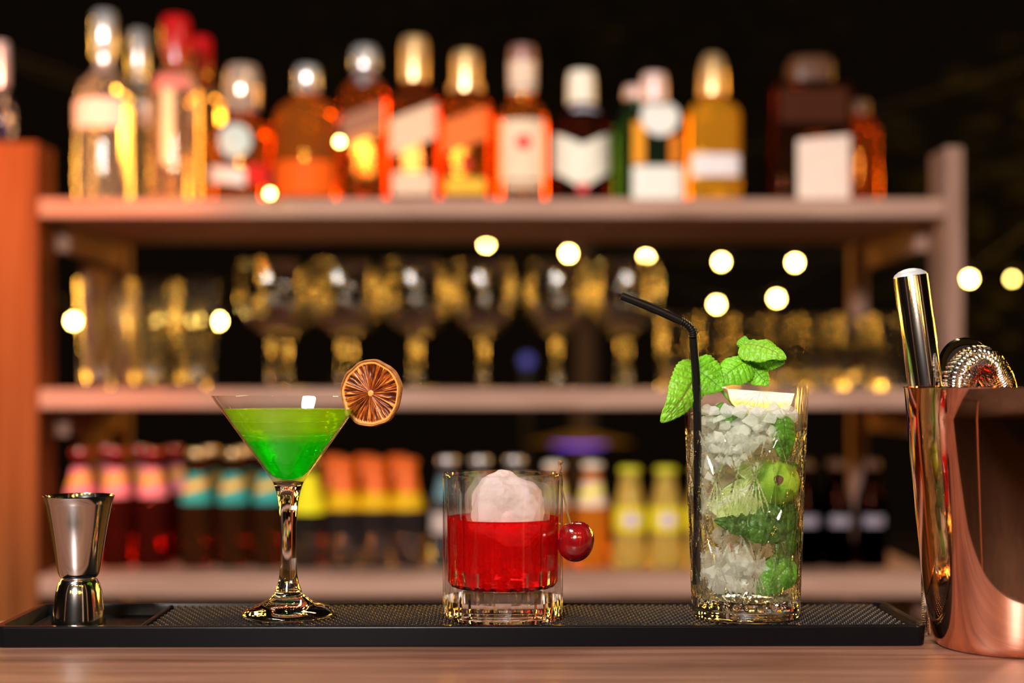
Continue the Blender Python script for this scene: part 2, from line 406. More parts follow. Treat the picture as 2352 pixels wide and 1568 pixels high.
def bottle(xc, D, prof_px, cap_px, gcol, label, labels=(), capmat=None, ky=.9, stopper=None, ior=1.38, cloud=.11, name='liquor_bottle', neck=None, base=None, zoff=0):
    """prof_px: (r px, y px[, n]) top shelf rows; cap_px the same"""
    s = D/F; zt = ZT if base is None else base
    Z = lambda y: HC+(890-y)*s-zt
    t = thing(name, label, 'bottle', ((xc-1176)*s, D, zt))
    pr = [(p[0]*s, max(0.0, Z(p[1])) if i else 0.0)+((p[2],) if len(p) > 2 else ()) for i, p in enumerate(prof_px)]
    b = pr[0]; shell = [(0, .002), (b[0]*.8, .0005), (b[0]*.94, 0)+b[2:], (b[0], .004)+b[2:]] + pr[1:] + [(0, pr[-1][1])]
    part('glass_body', lathe(shell, 56, ky), bg_glass(gcol, ior, cloud), t)
    cp = [(c[0]*s, Z(c[1]))+tuple(c[2:]) for c in cap_px]
    part('stopper' if stopper else 'cap', lathe([(0, cp[0][1])]+cp+[(0, cp[-1][1])], 32), capmat, t)
    if neck:
        n0, n1, nm = neck
        part('neck_band', lathe([(prof_r(pr, Z(n0)+(Z(n1)-Z(n0))*k/4)[0]+.0008, Z(n0)+(Z(n1)-Z(n0))*k/4) for k in range(5)], 32), nm, t)
    for lb in labels:
        fn, m = lb[0], lb[1]; nm = lb[2] if len(lb) > 2 else 'label'
        part(nm, fn(pr, s, Z, ky), m, t)
    return t
def rect(hw, y0, y1, x0=0, eps=.0008, slope=0):      # y0 upper row, y1 lower row
    return lambda pr, s, Z, ky: wrap(pr, hw*s, lambda u: Z(y1-slope*u), lambda u: Z(y0-slope*u), x0*s, eps, ky=ky)
def disc(rad, xc, yc, eps=.0012):
    return lambda pr, s, Z, ky: wrap(pr, rad*s, lambda u: Z(yc+rad*math.sqrt(max(0,1-u*u))), lambda u: Z(yc-rad*math.sqrt(max(0,1-u*u))), xc*s, eps, ky=ky)
def shield(hw, y0, y1, notch, point):
    return lambda pr, s, Z, ky: wrap(pr, hw*s, lambda u: Z(y1+point*(1-abs(u))), lambda u: Z(y0+notch*(1-abs(u))), 0, .0008, ky=ky)
CM = dict(silver=pbr('silver_cap', (.80,.80,.83), .22, .7), red=pbr('red_cap', (.55,.01,.012), .22, .0, coat=.8), gold=pbr('gold_cap', (.90,.62,.30), .28, .7),
          cream=pbr('cream_cap', (.86,.82,.68), .4), brown=pbr('brown_cap', (.28,.15,.14), .35, .3), pink=pbr('rose_cap', (.75,.55,.52), .35, .2),
          dark=pbr('dark_cap', (.10,.04,.02), .4), glassy=pbr('glass_stopper', (.75,.55,.42), .12, .5), grey=pbr('grey_cap', (.45,.45,.50), .3, .5))
B0 = 478
AMB = (.98,.40,.05); AMB2 = (.95,.28,.03); CLR = (.93,.90,.84); YEL = (1.0,.60,.04); DRK = (.22,.05,.02); GRN = (.10,.20,.10)
def std(rb, rn, ysh, yneck, ytop, n=2):   # body radius, neck radius, shoulder row, neck row, glass top row
    m = (ysh+yneck)/2
    return [(rb, B0, n), (rb, 465, n), (rb, ysh+14, n), (rb*.96, ysh, n), (rb*.80, m+3, (n+2)/2), (rn*1.25+rb*.08, m-(m-yneck)*.5, 2), (rn, yneck, 2), (rn, ytop, 2)]
# far-left dark bottle on the side post
bottle(2, 2.345, [(34,322),(34,255),(30,240),(14,215),(13,200)], [(15,205),(20,200),(20,110),(17,97)], (.25,.25,.45), 'dark blue bottle with grey cap at the far left edge above the wide post', capmat=CM['grey'], base=.5425)
v1 = bottle(240, DT, std(66, 18, 230, 150, 128), [(26,130),(28,126),(28,40),(22,27)], CLR, 'clear bottle with tall silver cap, front one nearest the left post', [(rect(60,236,300,-6), paper((.85,.72,.68)))], CM['silver'], neck=(168,132,CM['silver']))
bottle(318, DT+.16, std(62, 17, 245, 190, 165), [(22,170),(23,166),(23,82),(18,70)], CLR, 'clear bottle with silver cap half hidden behind the red capped bottle', [(rect(50,245,300), paper((.8,.75,.72)))], CM['silver'], neck=(205,178,CM['silver']))
bottle(404, DT, std(60, 22, 205, 150, 128), [(30,130),(34,127),(34,55),(28,40)], (.97,.80,.62), 'clear bottle with tall red cap and red neck, front one of two', [(rect(40,180,215,0,.001), paper((.85,.25,.2))), (rect(13,215,385,-6,.001), paper((.95,.85,.5)))], CM['red'], neck=(155,132,CM['red']))
bottle(462, DT+.16, std(56, 18, 240, 185, 165), [(22,168),(25,165),(25,98),(20,86)], (.95,.80,.55), 'clear bottle with red cap standing behind the front red capped bottle', [], CM['red'], neck=(200,175,CM['red']))
bottle(557, DT, std(72, 22, 300, 270, 258), [(30,262),(40,250),(42,215),(40,175),(32,153)], AMB, 'squat amber bottle with bulbous stopper and round pale label', [(disc(38,-6,333), paper((.62,.74,.70))), (rect(44,392,430,-26,.0009,-6), paper((.70,.72,.70))), (rect(22,385,432,44,.0012), paper((.75,.03,.02)))], CM['glassy'], stopper=1)
bottle(706, DT, std(76, 26, 262, 220, 205), [(26,215),(30,210),(30,165),(24,153)], AMB, 'broad amber bottle with small silver cap and glowing orange lower label', [(rect(66,378,455,-4), paper((.95,.13,.008)))], CM['silver'], cloud=.20)
bottle(838, DT, std(54, 22, 215, 175, 165, 5), [(24,165),(33,158),(33,125),(24,108)], AMB2, 'square amber bottle with silver ball cap and slanting brown label', [(rect(50,260,305,0,.0008,18), paper((.40,.17,.10))), (rect(50,308,330,0,.0008,18), paper((.65,.26,.10)))], CM['silver'], neck=(205,172,CM['grey']), ky=1)
bottle(952, DT, std(57, 25, 235, 195, 188, 5), [(29,190),(32,188),(32,105),(27,88)], (.70,.20,.04), 'tallest square amber bottle with gold cap and slanting cream label', [(rect(52,265,345,0,.0008,20), paper((.90,.62,.42))), (rect(46,405,455), paper((.88,.62,.45)))], CM['gold'], ky=1)
bottle(1070, DT, std(56, 26, 240, 205, 192, 5), [(40,212),(40,196),(32,190),(32,135),(28,121)], AMB2, 'square amber bottle with gold cap and slanting orange-red label', [(rect(52,272,345,0,.0008,18), paper((.90,.20,.04))), (rect(46,418,452), paper((.98,.55,.05))), (disc(14,-2,385), paper((.7,.02,.02)),'seal')], CM['gold'], ky=1)
r = bottle(1200, DT, std(58, 28, 262, 235, 205), [(29,206),(30,204),(31,150),(32,142),(30,120),(28,108)], AMB, 'amber bottle with cream upright label bearing a red rose', [(rect(48,283,420), paper((.92,.72,.52))), (rect(42,425,440,0,.0012), paper((.85,.60,.42))), (disc(17,2,335,.0018), paper((.80,.03,.03)),'rose_emblem')], CM['brown'], neck=(215,208,CM['cream']))
part('neck_label', lathe([(31.5*ST, yz(203)), (32.5*ST, yz(145))], 32), paper((.90,.70,.55)), r)
bottle(1335, DT, std(64, 28, 285, 250, 235), [(32,240),(33,236),(32,185),(28,166)], DRK, 'dark brown bottle with cream cap and large cream shield label', [(shield(70,310,400,32,42), paper((.90,.88,.76))), (rect(34,250,262,12,.001), paper((.55,.58,.70))), (disc(13,0,440,.0018), paper((.75,.08,.10)),'seal')], CM['cream'], ky=1)
bottle(1458, DT+.15, std(52, 24, 290, 250, 225), [(25,228),(26,225),(26,212),(22,200)], GRN, 'dark green bottle mostly hidden behind the round labelled bottle', [], CM['pink'])
bottle(1502, DT, std(66, 30, 265, 235, 222, 5), [(30,236),(31,232),(30,190),(26,171)], GRN, 'dark green square bottle with round white label over a white square one', [(disc(44,8,278,.0022), paper((.88,.88,.84))), (rect(60,390,465,6), paper((.88,.88,.82))), (rect(13,290,385,-40,.001), paper((.95,.38,.02))), (rect(12,320,385,42,.001), paper((.85,.25,.02)))], CM['pink'], ky=.9, neck=(250,238,CM['silver']))  # narrow orange strips are coloured-in windows of the bottle, not labels
bottle(1637, DT, std(62, 24, 258, 225, 212, 4), [(26,225),(34,220),(32,165),(26,140),(18,126)], YEL, 'yellow amber bottle with tapering pale cap and white lower label', [(rect(54,362,412), paper((.84,.80,.84)))], CM['gold'], cloud=.38)
db = bottle(1858, DT, [(90,B0,9),(90,465,9),(90,205,9),(84,196,6),(52,192,4),(48,160,4)], [(50,192,5),(50,150,5),(44,138,4)], (.16,.05,.02), 'big dark square bottle with wide cap, last on the right of the shelf', [(rect(76,215,290), paper((.060,.016,.006), .8)), (rect(60,325,470,22,.0016,6), paper((.92,.74,.64),.5))], CM['dark'], ky=.6)
for k in range(8):      # faint raised letters on its upper label
    pass
bottle(1975, DT+.14, std(46, 20, 300, 265, 250), [(22,262),(22,258),(21,240),(18,232)], AMB2, 'dim amber bottle tucked behind the big dark square bottle', [], CM['dark'])

# ================================================================== glasses on the middle shelf
ZM = .142
def glass_shell(outer, wall, floor):
    """outer (r,z) bottom to rim -> closed section with inner wall"""
    top = outer[-1]; inner = [(max(r-wall, 0), z) for r, z in outer if z > floor+.002]
    fr = prof_r([(r,z) for r,z in outer], floor)[0]-wall
    return [(0, 0)]+outer+[(top[0]-wall*.5, top[1]+wall*.4)]+inner[::-1]+[(fr*.9, floor), (0, floor)]
s = 2.45/F
tall = thing('tall_tumbler', 'tall clear tumbler nearest the left post, front row', 'glass', px(228, 890, 2.45)*1, group='tall tumblers on the middle shelf')
tall.location = ((228-1176)*s, 2.45, ZM)
part('glass_body', lathe(glass_shell([(.025,0),(.0265,.003),(.030,.05),(.0345,.12),(.039,.187)], .0018, .014), 40), M['backglass'], tall)
for xx, D, lb in ((348,2.45,'tall clear tumbler, middle one of the front row'), (452,2.45,'tall clear tumbler nearest the stemmed glasses, front row'),
                  (285,2.60,'tall clear tumbler in the back row behind the first two'), (398,2.60,'tall clear tumbler in the back row beside the stemmed glasses')):
    dup(tall, ((xx-1176)*2.45/F, D, ZM), lb)
s = 2.45/F
cp = [(45,293),(44,291),(20,286),(8,276),(5.5,262),(5,200),(6,176),(10,168),(26,160),(48,146),(66,122),(75,96),(78,70),(76,42),(72,14),(67,0)]
outer = [(r*s, (293-y)*s) for r, y in cp]
innr = [(r*s-.0013, (293-y)*s) for r, y in cp if y < 150]
copa = thing('stemmed_glass', 'stemmed balloon glass', 'glass', ((621-1176)*s, 2.45, ZM), group='stemmed balloon glasses on the middle shelf')
bowl_out = [p for p in outer if p[1] >= (293-168)*s]
sec = [(0, (293-176)*s)]+bowl_out+[(outer[-1][0]-.0006, outer[-1][1]+.0006)]+innr[::-1]+[(24*s, (293-156)*s), (0, (293-158)*s)]
part('bowl', lathe(sec, 48), M['backglass'], copa)
part('stem', lathe([(0, (293-280)*s)]+[p for p in outer if (293-284)*s <= p[1] <= (293-172)*s]+[(0, (293-176.5)*s)], 24), M['backglass'], copa)
part('foot', lathe([(0,0),(outer[0][0],0)]+[p for p in outer if p[1] < (293-278)*s][1:]+[(0, (293-279.5)*s)], 40), M['backglass'], copa)
ords = ['leftmost', 'second from the left', 'third from the left', 'fourth from the left', 'fifth from the left', 'rightmost']
copa['label'] = 'stemmed balloon glass, leftmost of the front row'
for i, xx in enumerate((782, 948, 1108, 1283, 1444)): dup(copa, ((xx-1176)*s, 2.45, ZM), 'stemmed balloon glass, '+ords[i+1]+' of the front row', rotz=i)
for i, xx in enumerate((621, 782, 946, 1107, 1283, 1444)): dup(copa, ((xx-1176)*s, 2.635, ZM), 'stemmed balloon glass, '+ords[i]+' of the back row', rotz=i*.7)
sh = thing('short_tumbler', 'short clear tumbler, leftmost of the front row on the right', 'glass', ((1560-1176)*s, 2.45, ZM), group='short tumblers on the middle shelf')
part('glass_body', lathe(glass_shell([(.0265,0),(.0275,.003),(.0275,.03),(.0285,.08),(.030,.128)], .002, .012), 40, rmod=lambda r, t, z: r*(1+.012*math.cos(12*t) if .004 < z < .09 else 1)), M['backglass'], sh)
on = ['leftmost', 'second', 'third', 'fourth', 'fifth', 'sixth', 'seventh']
for row, D in enumerate((2.45, 2.535, 2.62)):
    for i in range(7):
        if row == 0 and i == 0: continue
        dup(sh, ((1560-1176+i*81)*s+row*.004, D, ZM), 'short clear tumbler, '+(on[i]+' from the left' if i else 'leftmost')+', '+['front','second','back'][row]+' row on the right', rotz=i*.3)

# ================================================================== soda bottles on the bottom shelf
ZB = -.160
def soda(xc, D, H, rb, rn, body, capm, label, neckm=None, neck=(.60,.80), bodylab=None, stripe=None, capc=None, name='soda_bottle', cat='bottle', tip=None, group=None, foil=None, ior=1.36, cloud=0.1, shape=0):
    t = thing(name, label, cat, ((xc-1176)*D/F, D, ZB), group=group)
    if shape: pr = [(rb,0),(rb,H*.18),(rb*.88,H*.30),(rb*.98,H*.45),(rb*.9,H*.60),(rn*1.15,H*.80),(rn,H*.87),(rn,H*.96)]
    else: pr = [(rb,0),(rb,H*.50),(rb*.96,H*.56),(rb*.80,H*.64),(rb*.62,H*.73),(rn*1.1,H*.83),(rn,H*.9),(rn,H*.96)]
    part('glass_body', lathe([(0,.001),(rb*.9,0)]+[(rb,.004)]+pr[1:]+[(0,H*.96)], 40), glassmat('soda_glass', body, ior, .03, cloud=cloud), t)
    part('cap', lathe([(0,H*.945),(rn*1.25,H*.945),(rn*1.3,H*.955),(rn*1.2,H*.99),(rn*.9,H),(0,H)], 28, rmod=lambda r, a, z: r*(1+.03*math.cos(21*a))), capm, t)
    if neckm: 
        a, b = neck; zz = [H*(a+(b-a)*k/6) for k in range(7)]
        part('neck_label', lathe([(prof_r(pr, z)[0]+.0007, z) for z in zz], 32), neckm, t)
    if stripe:
        a, b = neck; za = H*(a+(b-a)*.45); zc = H*(a+(b-a)*.72)
        part('stripe', wrap(pr, rb, lambda u: za+.006*u, lambda u: zc+.006*u, 0, .0014), stripe, t)
    if bodylab:
        m, a, b = bodylab[:3]; part('label', wrap(pr, rb*(.97 if len(bodylab) > 3 or m is not P_w else .62), C(H*a), C(H*b), 0, .001), m, t)
        if len(bodylab) > 3: part('emblem', wrap(pr, rb*.5, lambda u: H*(a+b)/2-.011*math.sqrt(max(0,1-u*u)), lambda u: H*(a+b)/2+.011*math.sqrt(max(0,1-u*u)), 0, .0018), bodylab[3], t)
    return t
P_w = None; P_pink = paper((.85,.28,.36)); P_teal = paper((.04,.40,.38)); P_yel = paper((.85,.50,.01)); P_or = pbr('orange_foil', (.80,.13,.004), .5); P_y2 = paper((.95,.88,.02))
g1 = 'soda bottles with pink neck labels on the bottom shelf'
K = 2.42/F
a = soda(186, 2.42, .200, .029, .0125, (.42,.06,.03), CM['red'], 'red capped soda bottle with pink neck label, nearest the left post', P_pink, (.60,.84), stripe=P_yel, group=g1)
dup(a, ((268-1176)*K, 2.42, ZB), 'red capped soda bottle with pink neck label, middle one in front'); dup(a, ((352-1176)*K, 2.42, ZB), 'red capped soda bottle with pink neck label, beside the teal labelled ones')
for i, xx in enumerate((203, 284, 365)): dup(a, ((xx-1176)*K, 2.53, ZB), ['red capped soda bottle in the back row nearest the left post','red capped soda bottle, second in the back row','red capped soda bottle in the back row beside the teal labelled ones'][i])
g2 = 'soda bottles with teal neck labels on the bottom shelf'
a = soda(452, 2.42, .198, .0285, .0125, (.40,.16,.05), CM['gold'], 'soda bottle with teal and yellow neck label, left one of three', P_teal, (.55,.80), stripe=P_yel, group=g2)
dup(a, ((537-1176)*K, 2.42, ZB), 'soda bottle with teal and yellow neck label, middle one of three'); dup(a, ((618-1176)*K, 2.42, ZB), 'soda bottle with teal and yellow neck label, behind the martini glass')
for i, xx in enumerate((452, 537, 622)): dup(a, ((xx-1176)*K, 2.53, ZB), 'soda bottle with teal neck label, '+['left','middle','right'][i]+' one of the back row')
a = soda(709, 2.42, .184, .029, .013, (.45,.40,.36), CM['gold'], 'soda bottle with bright yellow neck label right of the martini stem', P_y2, (.50,.86), cloud=.05)
g3 = 'soda bottles with orange foil necks on the bottom shelf'
a = soda(790, 2.42, .184, .030, .0145, (.50,.44,.46), P_or, 'clear soda bottle with orange foil neck, left one of three', P_or, (.66,.97), cloud=.05, group=g3, bodylab=None)
part('collar_label', lathe([(prof_r([(.030,0),(.030,.184*.5),(.0288,.184*.56),(.024,.184*.64),(.0186,.184*.73)], .184*q)[0]+.0009, .184*q) for q in (.53,.57,.61,.65,.69)], 32), P_yel, a)
for i, xx in enumerate((863, 936)): dup(a, ((xx-1176)*K, 2.42, ZB), 'clear soda bottle with orange foil neck, '+['middle','right'][i]+' one of three')
for i, xx in enumerate((745, 822, 900)): dup(a, ((xx-1176)*K, 2.54, ZB), 'clear soda bottle with orange foil neck, '+['left','middle','right'][i]+' one of the back row')
g4 = 'water bottles with silver caps behind the red drink'
a = soda(1028, 2.42, .186, .029, .0135, (.62,.66,.70), CM['silver'], 'clear water bottle with silver cap just left of the red drink', paper((.15,.30,.36)), (.62,.82), bodylab=(paper((.62,.50,.46)),.32,.50), group=g4)
for i, xx in enumerate((1103, 1183)): dup(a, ((xx-1176)*K, 2.42, ZB), 'clear water bottle with silver cap behind the '+['ice of the red drink','right half of the red drink'][i])
g5 = 'orange soda bottles on the bottom shelf'
a = soda(1272, 2.42, .178, .0285, .014, (.98,.42,.03), CM['cream'], 'orange soda bottle with white neck label just behind the cherry stem', paper((.90,.72,.55)), (.58,.82), stripe=P_y2, group=g5, cloud=.5)
dup(a, ((1360-1176)*K, 2.42, ZB), 'orange soda bottle with white neck label right above the cherry')
g6 = 'pale yellow soda bottles on the bottom shelf'
P_yc = pbr('lime_yellow_cap', (.70,.72,.02), .3)
a = soda(1446, 2.42, .170, .0290, .0150, (.90,.76,.22), P_yc, 'pale yellow soda bottle with lime cap, left one of two', None, bodylab=(paper((.90,.78,.03)),.36,.60,paper((.62,.50,.72))), group=g6, cloud=.5, shape=1)
dup(a, ((1529-1176)*K, 2.42, ZB), 'pale yellow soda bottle with lime cap, beside the tall green drink'); dup(a, ((1612-1176)*K, 2.42, ZB), 'pale yellow soda bottle with lime cap, hidden behind the tall green drink')
g7 = 'dark cola bottles on the bottom shelf'
P_w = paper((.30,.27,.34))
a = soda(1690, 2.42, .176, .0275, .0125, (.05,.015,.01), CM['dark'], 'dark cola bottle behind the tall green drink', None, bodylab=(P_w,.40,.50), group=g7, ior=1.45, cloud=0, shape=1)
for i, xx in enumerate((1768, 1850, 1924, 2000)): dup(a, ((xx-1176)*K, 2.42, ZB), 'dark cola bottle with white lettered band, '+['behind the tall glass','first right of the tall glass','second right of the tall glass','last on the right of the bottom shelf'][i])
for i, xx in enumerate((1872, 1954, 2036)): dup(a, ((xx-1176)*K, 2.53, ZB), 'dark cola bottle in the back row, '+['left','middle','right'][i]+' one')

# ================================================================== bar mat
random.seed(11)
ang = math.radians(.6)
mat_o = thing('bar_mat', 'long black rubber bar mat with a small tray at its left end', 'mat', (-.031, .908, -.013), (0, 0, ang))
mw, md, mh, zf = .2835, .0485, .013, .006      # half width, half depth, height, floor height
def rrect(hw, hd, cr, z, n=6):
    out = []
    for cx, cyy, a0 in ((hw-cr, hd-cr, 0), (-hw+cr, hd-cr, PI/2), (-hw+cr, -hd+cr, PI), (hw-cr, -hd+cr, 3*PI/2)):
        for k in range(n+1):
            a = a0+PI/2*k/n; out.append((cx+cr*math.cos(a), cyy+cr*math.sin(a), z))
    return out
def loft(rings, cap0=True, cap1=True):
    v = []; f = []; n = len(rings[0])
    for r_ in rings: v += r_
    for i in range(len(rings)-1):
        for k in range(n):
            k2 = (k+1) % n; f.append((i*n+k, i*n+k2, (i+1)*n+k2, (i+1)*n+k))
    if cap0: f.append(tuple(range(n))[::-1])
    if cap1: f.append(tuple((len(rings)-1)*n+k for k in range(n)))
    return v, f
part('tray_body', loft([rrect(mw-.003, md-.003, .006, 0), rrect(mw-.0012, md-.0012, .007, .0008), rrect(mw-.0010, md-.0010, .0072, .0016), rrect(mw-.0002, md-.0002, .008, mh-.0022), rrect(mw, md, .008, mh-.0012), rrect(mw-.0002, md-.0002, .008, mh-.0006), rrect(mw-.0006, md-.0006, .008, mh-.0002), rrect(mw-.0014, md-.0014, .008, mh), rrect(mw-.0050, md-.0050, .006, mh-.0001), rrect(mw-.0062, md-.0062, .005, mh-.0018), rrect(mw-.0085, md-.0085, .004, zf)]), M['rubber'], mat_o, angle=20)
xd = -.2835+.088                                 # divider of the tray
part('divider', ([(xd-.0022,-md+.006,zf),(xd+.0022,-md+.006,zf),(xd+.0022,md-.006,zf),(xd-.0022,md-.006,zf),(xd-.0012,-md+.006,mh-.0008),(xd+.0012,-md+.006,mh-.0008),(xd+.0012,md-.006,mh-.0008),(xd-.0012,md-.006,mh-.0008)], [(0,3,2,1),(4,5,6,7),(0,1,5,4),(1,2,6,5),(2,3,7,6),(3,0,4,7)]), M['rubber'], mat_o, bevel=.0005)
nb = MB(); pitch = .0047; rows = 17
x0, x1 = xd+.006, mw-.0105; y0, y1 = -md+.0105, md-.0105
ny = int((y1-y0)/pitch)+1; nx = int((x1-x0)/pitch)+1
nubv = lathe([(.00125,0),(.00115,.0060),(.0009,.0066),(0,.0066)], 8)
for j in range(ny):
    for i in range(nx-(j % 2)):
        nb.add(nubv, Matrix.Translation((x0+i*pitch+(pitch/2 if j % 2 else 0), y0+j*pitch, zf)))
o = part('nubs', nb.vf(), M['nub'], mat_o, angle=35); o['kind'] = 'stuff'
# short nubs inside the tray
tb = MB()
for j in range(5):
    for i in range(8):
        tb.add(lathe([(.0011,0),(.001,.0014),(0,.0016)], 8), Matrix.Translation((xd-.008-i*.0048-(.0024 if j % 2 else 0), -md+.014+j*.0048, zf)))
o = part('tray_nubs', tb.vf(), M['nub'], mat_o); o['kind'] = 'stuff'

S9 = .9/F
def gz(y): return HC-(y-890)*S9                  # height of a pixel row at 0.9 m
NUB = .0                                          # glasses stand on the nub tops

# ================================================================== jigger
zj = -.013+zf+.0003
jx = (181-1176)*S9*.895/.9
jg = thing('jigger', 'double ended stainless steel jigger standing in the tray of the mat', 'jigger', (jx, .895, zj))
H1, Hw = gz(1137)-zj, gz(1323)-zj
def jz(y): return gz(y)-zj
out = [(40,1322),(43,1318),(45.5,1312),(50,1290),(58,1240),(66,1195),(74,1155),(79,1138)]
o1 = [(r*S9, jz(y)) for r, y in out]; i1 = [(r-.0008, z) for r, z in o1[2:]]
part('large_cup', lathe([(0,o1[0][1])]+o1+[(o1[-1][0]+.0004,o1[-1][1]+.0004),(o1[-1][0]-.0004,o1[-1][1]+.0007)]+i1[::-1]+[(.009,jz(1308)),(0,jz(1308))], 96), M['steel'], jg, angle=50)
lo = [(60,1437),(60,1430),(58,1410),(55,1385),(51,1355),(46,1337),(40,1327),(34,1323.5)]
l1 = [(r*S9, max(jz(y), 0)) for r, y in lo]
part('small_cup', lathe([(l1[0][0]-.0008,.0004),(l1[0][0],0)]+l1[1:]+[(0,l1[-1][1]+.0002)], 96), M['steel'], jg, angle=50)
part('waist', lathe([(0,jz(1325)),(35*S9,jz(1325)),(37*S9,jz(1323.5)),(38*S9,jz(1322)),(0,jz(1321))], 64), M['steel_in'], jg)

# ================================================================== martini glass and green drink
mx = (664-1176)*S9; my = .897
mg = thing('martini_glass', 'martini glass of green drink standing on the black mat', 'glass', (mx, my, NUB))
foot = [(0,.0004),(60*S9,.0006),(98*S9,0),(104.5*S9,.0006),(106*S9,.0016),(104*S9,.0028),(90*S9,gz(1396)+.0012),(70*S9,gz(1386)),(50*S9,gz(1376)),(38*S9,gz(1367)),(32*S9,gz(1360)),(30.5*S9,gz(1356))]
part('foot', lathe(foot+[(0,gz(1354))], 96), M['glass'], mg, angle=60)
stem = [(0,gz(1355)),(30*S9,gz(1355)),(29*S9,gz(1350)),(24*S9,gz(1338)),(20.5*S9,gz(1318)),(18*S9,gz(1290)),(17.2*S9,gz(1250)),(18*S9,gz(1210)),(20.5*S9,gz(1175)),(23.5*S9,gz(1148)),(27*S9,gz(1130)),(31*S9,gz(1116)),(35*S9,gz(1106))]
part('stem', lathe(stem+[(0,gz(1113))], 64), M['glass'], mg, angle=60)
bo = [(35,1105.5),(40,1098),(46,1090),(52,1081),(172.5,911)]
bo = [(r*S9, gz(y)) for r, y in bo]
lip = [(173*S9,gz(909.5)),(171.8*S9,gz(908.6)),(170.5*S9,gz(909.5))]
bi = [(169.3,911),(70,1050.5),(50,1078),(40,1089),(26,1097),(12,1101)]
bi = [(r*S9, gz(y)) for r, y in bi]
rb_ = MB(); v, f = lathe([(0,gz(1112))]+bo+lip+bi+[(0,gz(1102))], 128)
nprof = len(bo)+len(lip)+len(bi)+2
fm = []
part('bowl', (v, f), M['thin'], mg, angle=60)
# green drink, yellower on top; refraction's two tones put into its colour
def two_tone(name):
    m, nt, out = newmat(name); L = nt.links
    tc = N(nt, 'ShaderNodeTexCoord'); sp = N(nt, 'ShaderNodeSeparateXYZ'); L.new(tc.outputs['Object'], sp.inputs[0])
    nz = N(nt, 'ShaderNodeTexNoise'); nz.inputs['Scale'].default_value = 40; mp = N(nt, 'ShaderNodeMapping'); mp.inputs['Scale'].default_value = (1,1,6); L.new(tc.outputs['Object'], mp.inputs[0]); L.new(mp.outputs[0], nz.inputs[0])
    ad = N(nt, 'ShaderNodeMath', operation='MULTIPLY_ADD'); ad.inputs[1].default_value = .008; L.new(nz.outputs[0], ad.inputs[0]); L.new(sp.outputs[2], ad.inputs[2])
    mr = N(nt, 'ShaderNodeMapRange'); mr.inputs[1].default_value = gz(1090); mr.inputs[2].default_value = gz(930); L.new(ad.outputs[0], mr.inputs[0])
    cr = N(nt, 'ShaderNodeValToRGB'); e = cr.color_ramp.elements; e[0].position = 0; e[0].color = (.01,.95,.01,1); e[1].position = 1; e[1].color = (.66,.86,.02,1)
    q = e.new(.55); q.color = (.02,.88,.01,1); q = e.new(.74); q.color = (.48,.84,.02,1); L.new(mr.outputs[0], cr.inputs[0])
    g = N(nt, 'ShaderNodeBsdfGlass'); g.inputs['IOR'].default_value = 1.33; L.new(cr.outputs[0], g.inputs[0])
    d = N(nt, 'ShaderNodeBsdfDiffuse'); t = N(nt, 'ShaderNodeBsdfTranslucent'); L.new(cr.outputs[0], d.inputs[0]); L.new(cr.outputs[0], t.inputs[0])
    m1 = N(nt, 'ShaderNodeMixShader'); m1.inputs[0].default_value = .5; L.new(d.outputs[0], m1.inputs[1]); L.new(t.outputs[0], m1.inputs[2])
    m2 = N(nt, 'ShaderNodeMixShader'); m2.inputs[0].default_value = .33; nb2 = N(nt, 'ShaderNodeTexNoise'); nb2.inputs['Scale'].default_value = 70; L.new(mp.outputs[0], nb2.inputs[0]); bp = N(nt, 'ShaderNodeBump'); bp.inputs['Distance'].default_value = .0009; L.new(nb2.outputs[0], bp.inputs['Height']); L.new(bp.outputs[0], g.inputs['Normal']); L.new(g.outputs[0], m2.inputs[1]); L.new(m1.outputs[0], m2.inputs[2])
    L.new(m2.outputs[0], out.inputs[0]); return m
lz = gz(939); rl = (169.3-(939-911)*(99.3/139.5))*S9-.0004
dl = [(0,gz(1101.5)),(12*S9,gz(1100.5)),(26*S9-.0003,gz(1096.5)),(40*S9-.0004,gz(1088.5)),(50*S9-.0004,gz(1077.5)),(70*S9-.0004,gz(1050)),(104.9*S9-.0004,gz(1001)),(106.4*S9-.0001,gz(999)),(106.9*S9-.0004,gz(997)),(127.9*S9-.0004,gz(969)),(129.6*S9-.0001,gz(967)),(130.1*S9-.0004,gz(965)),(rl,lz),(rl-.001,lz-.0004),(rl*.9,lz-.0006),(0,lz-.0006)]  # small ridges stand in for refracted lines of the drink's surface
solo('green_cocktail', lathe(dl, 128), two_tone('green_liquid'), 'bright green cocktail filling the martini glass', 'drink', loc=(mx, my, 0))

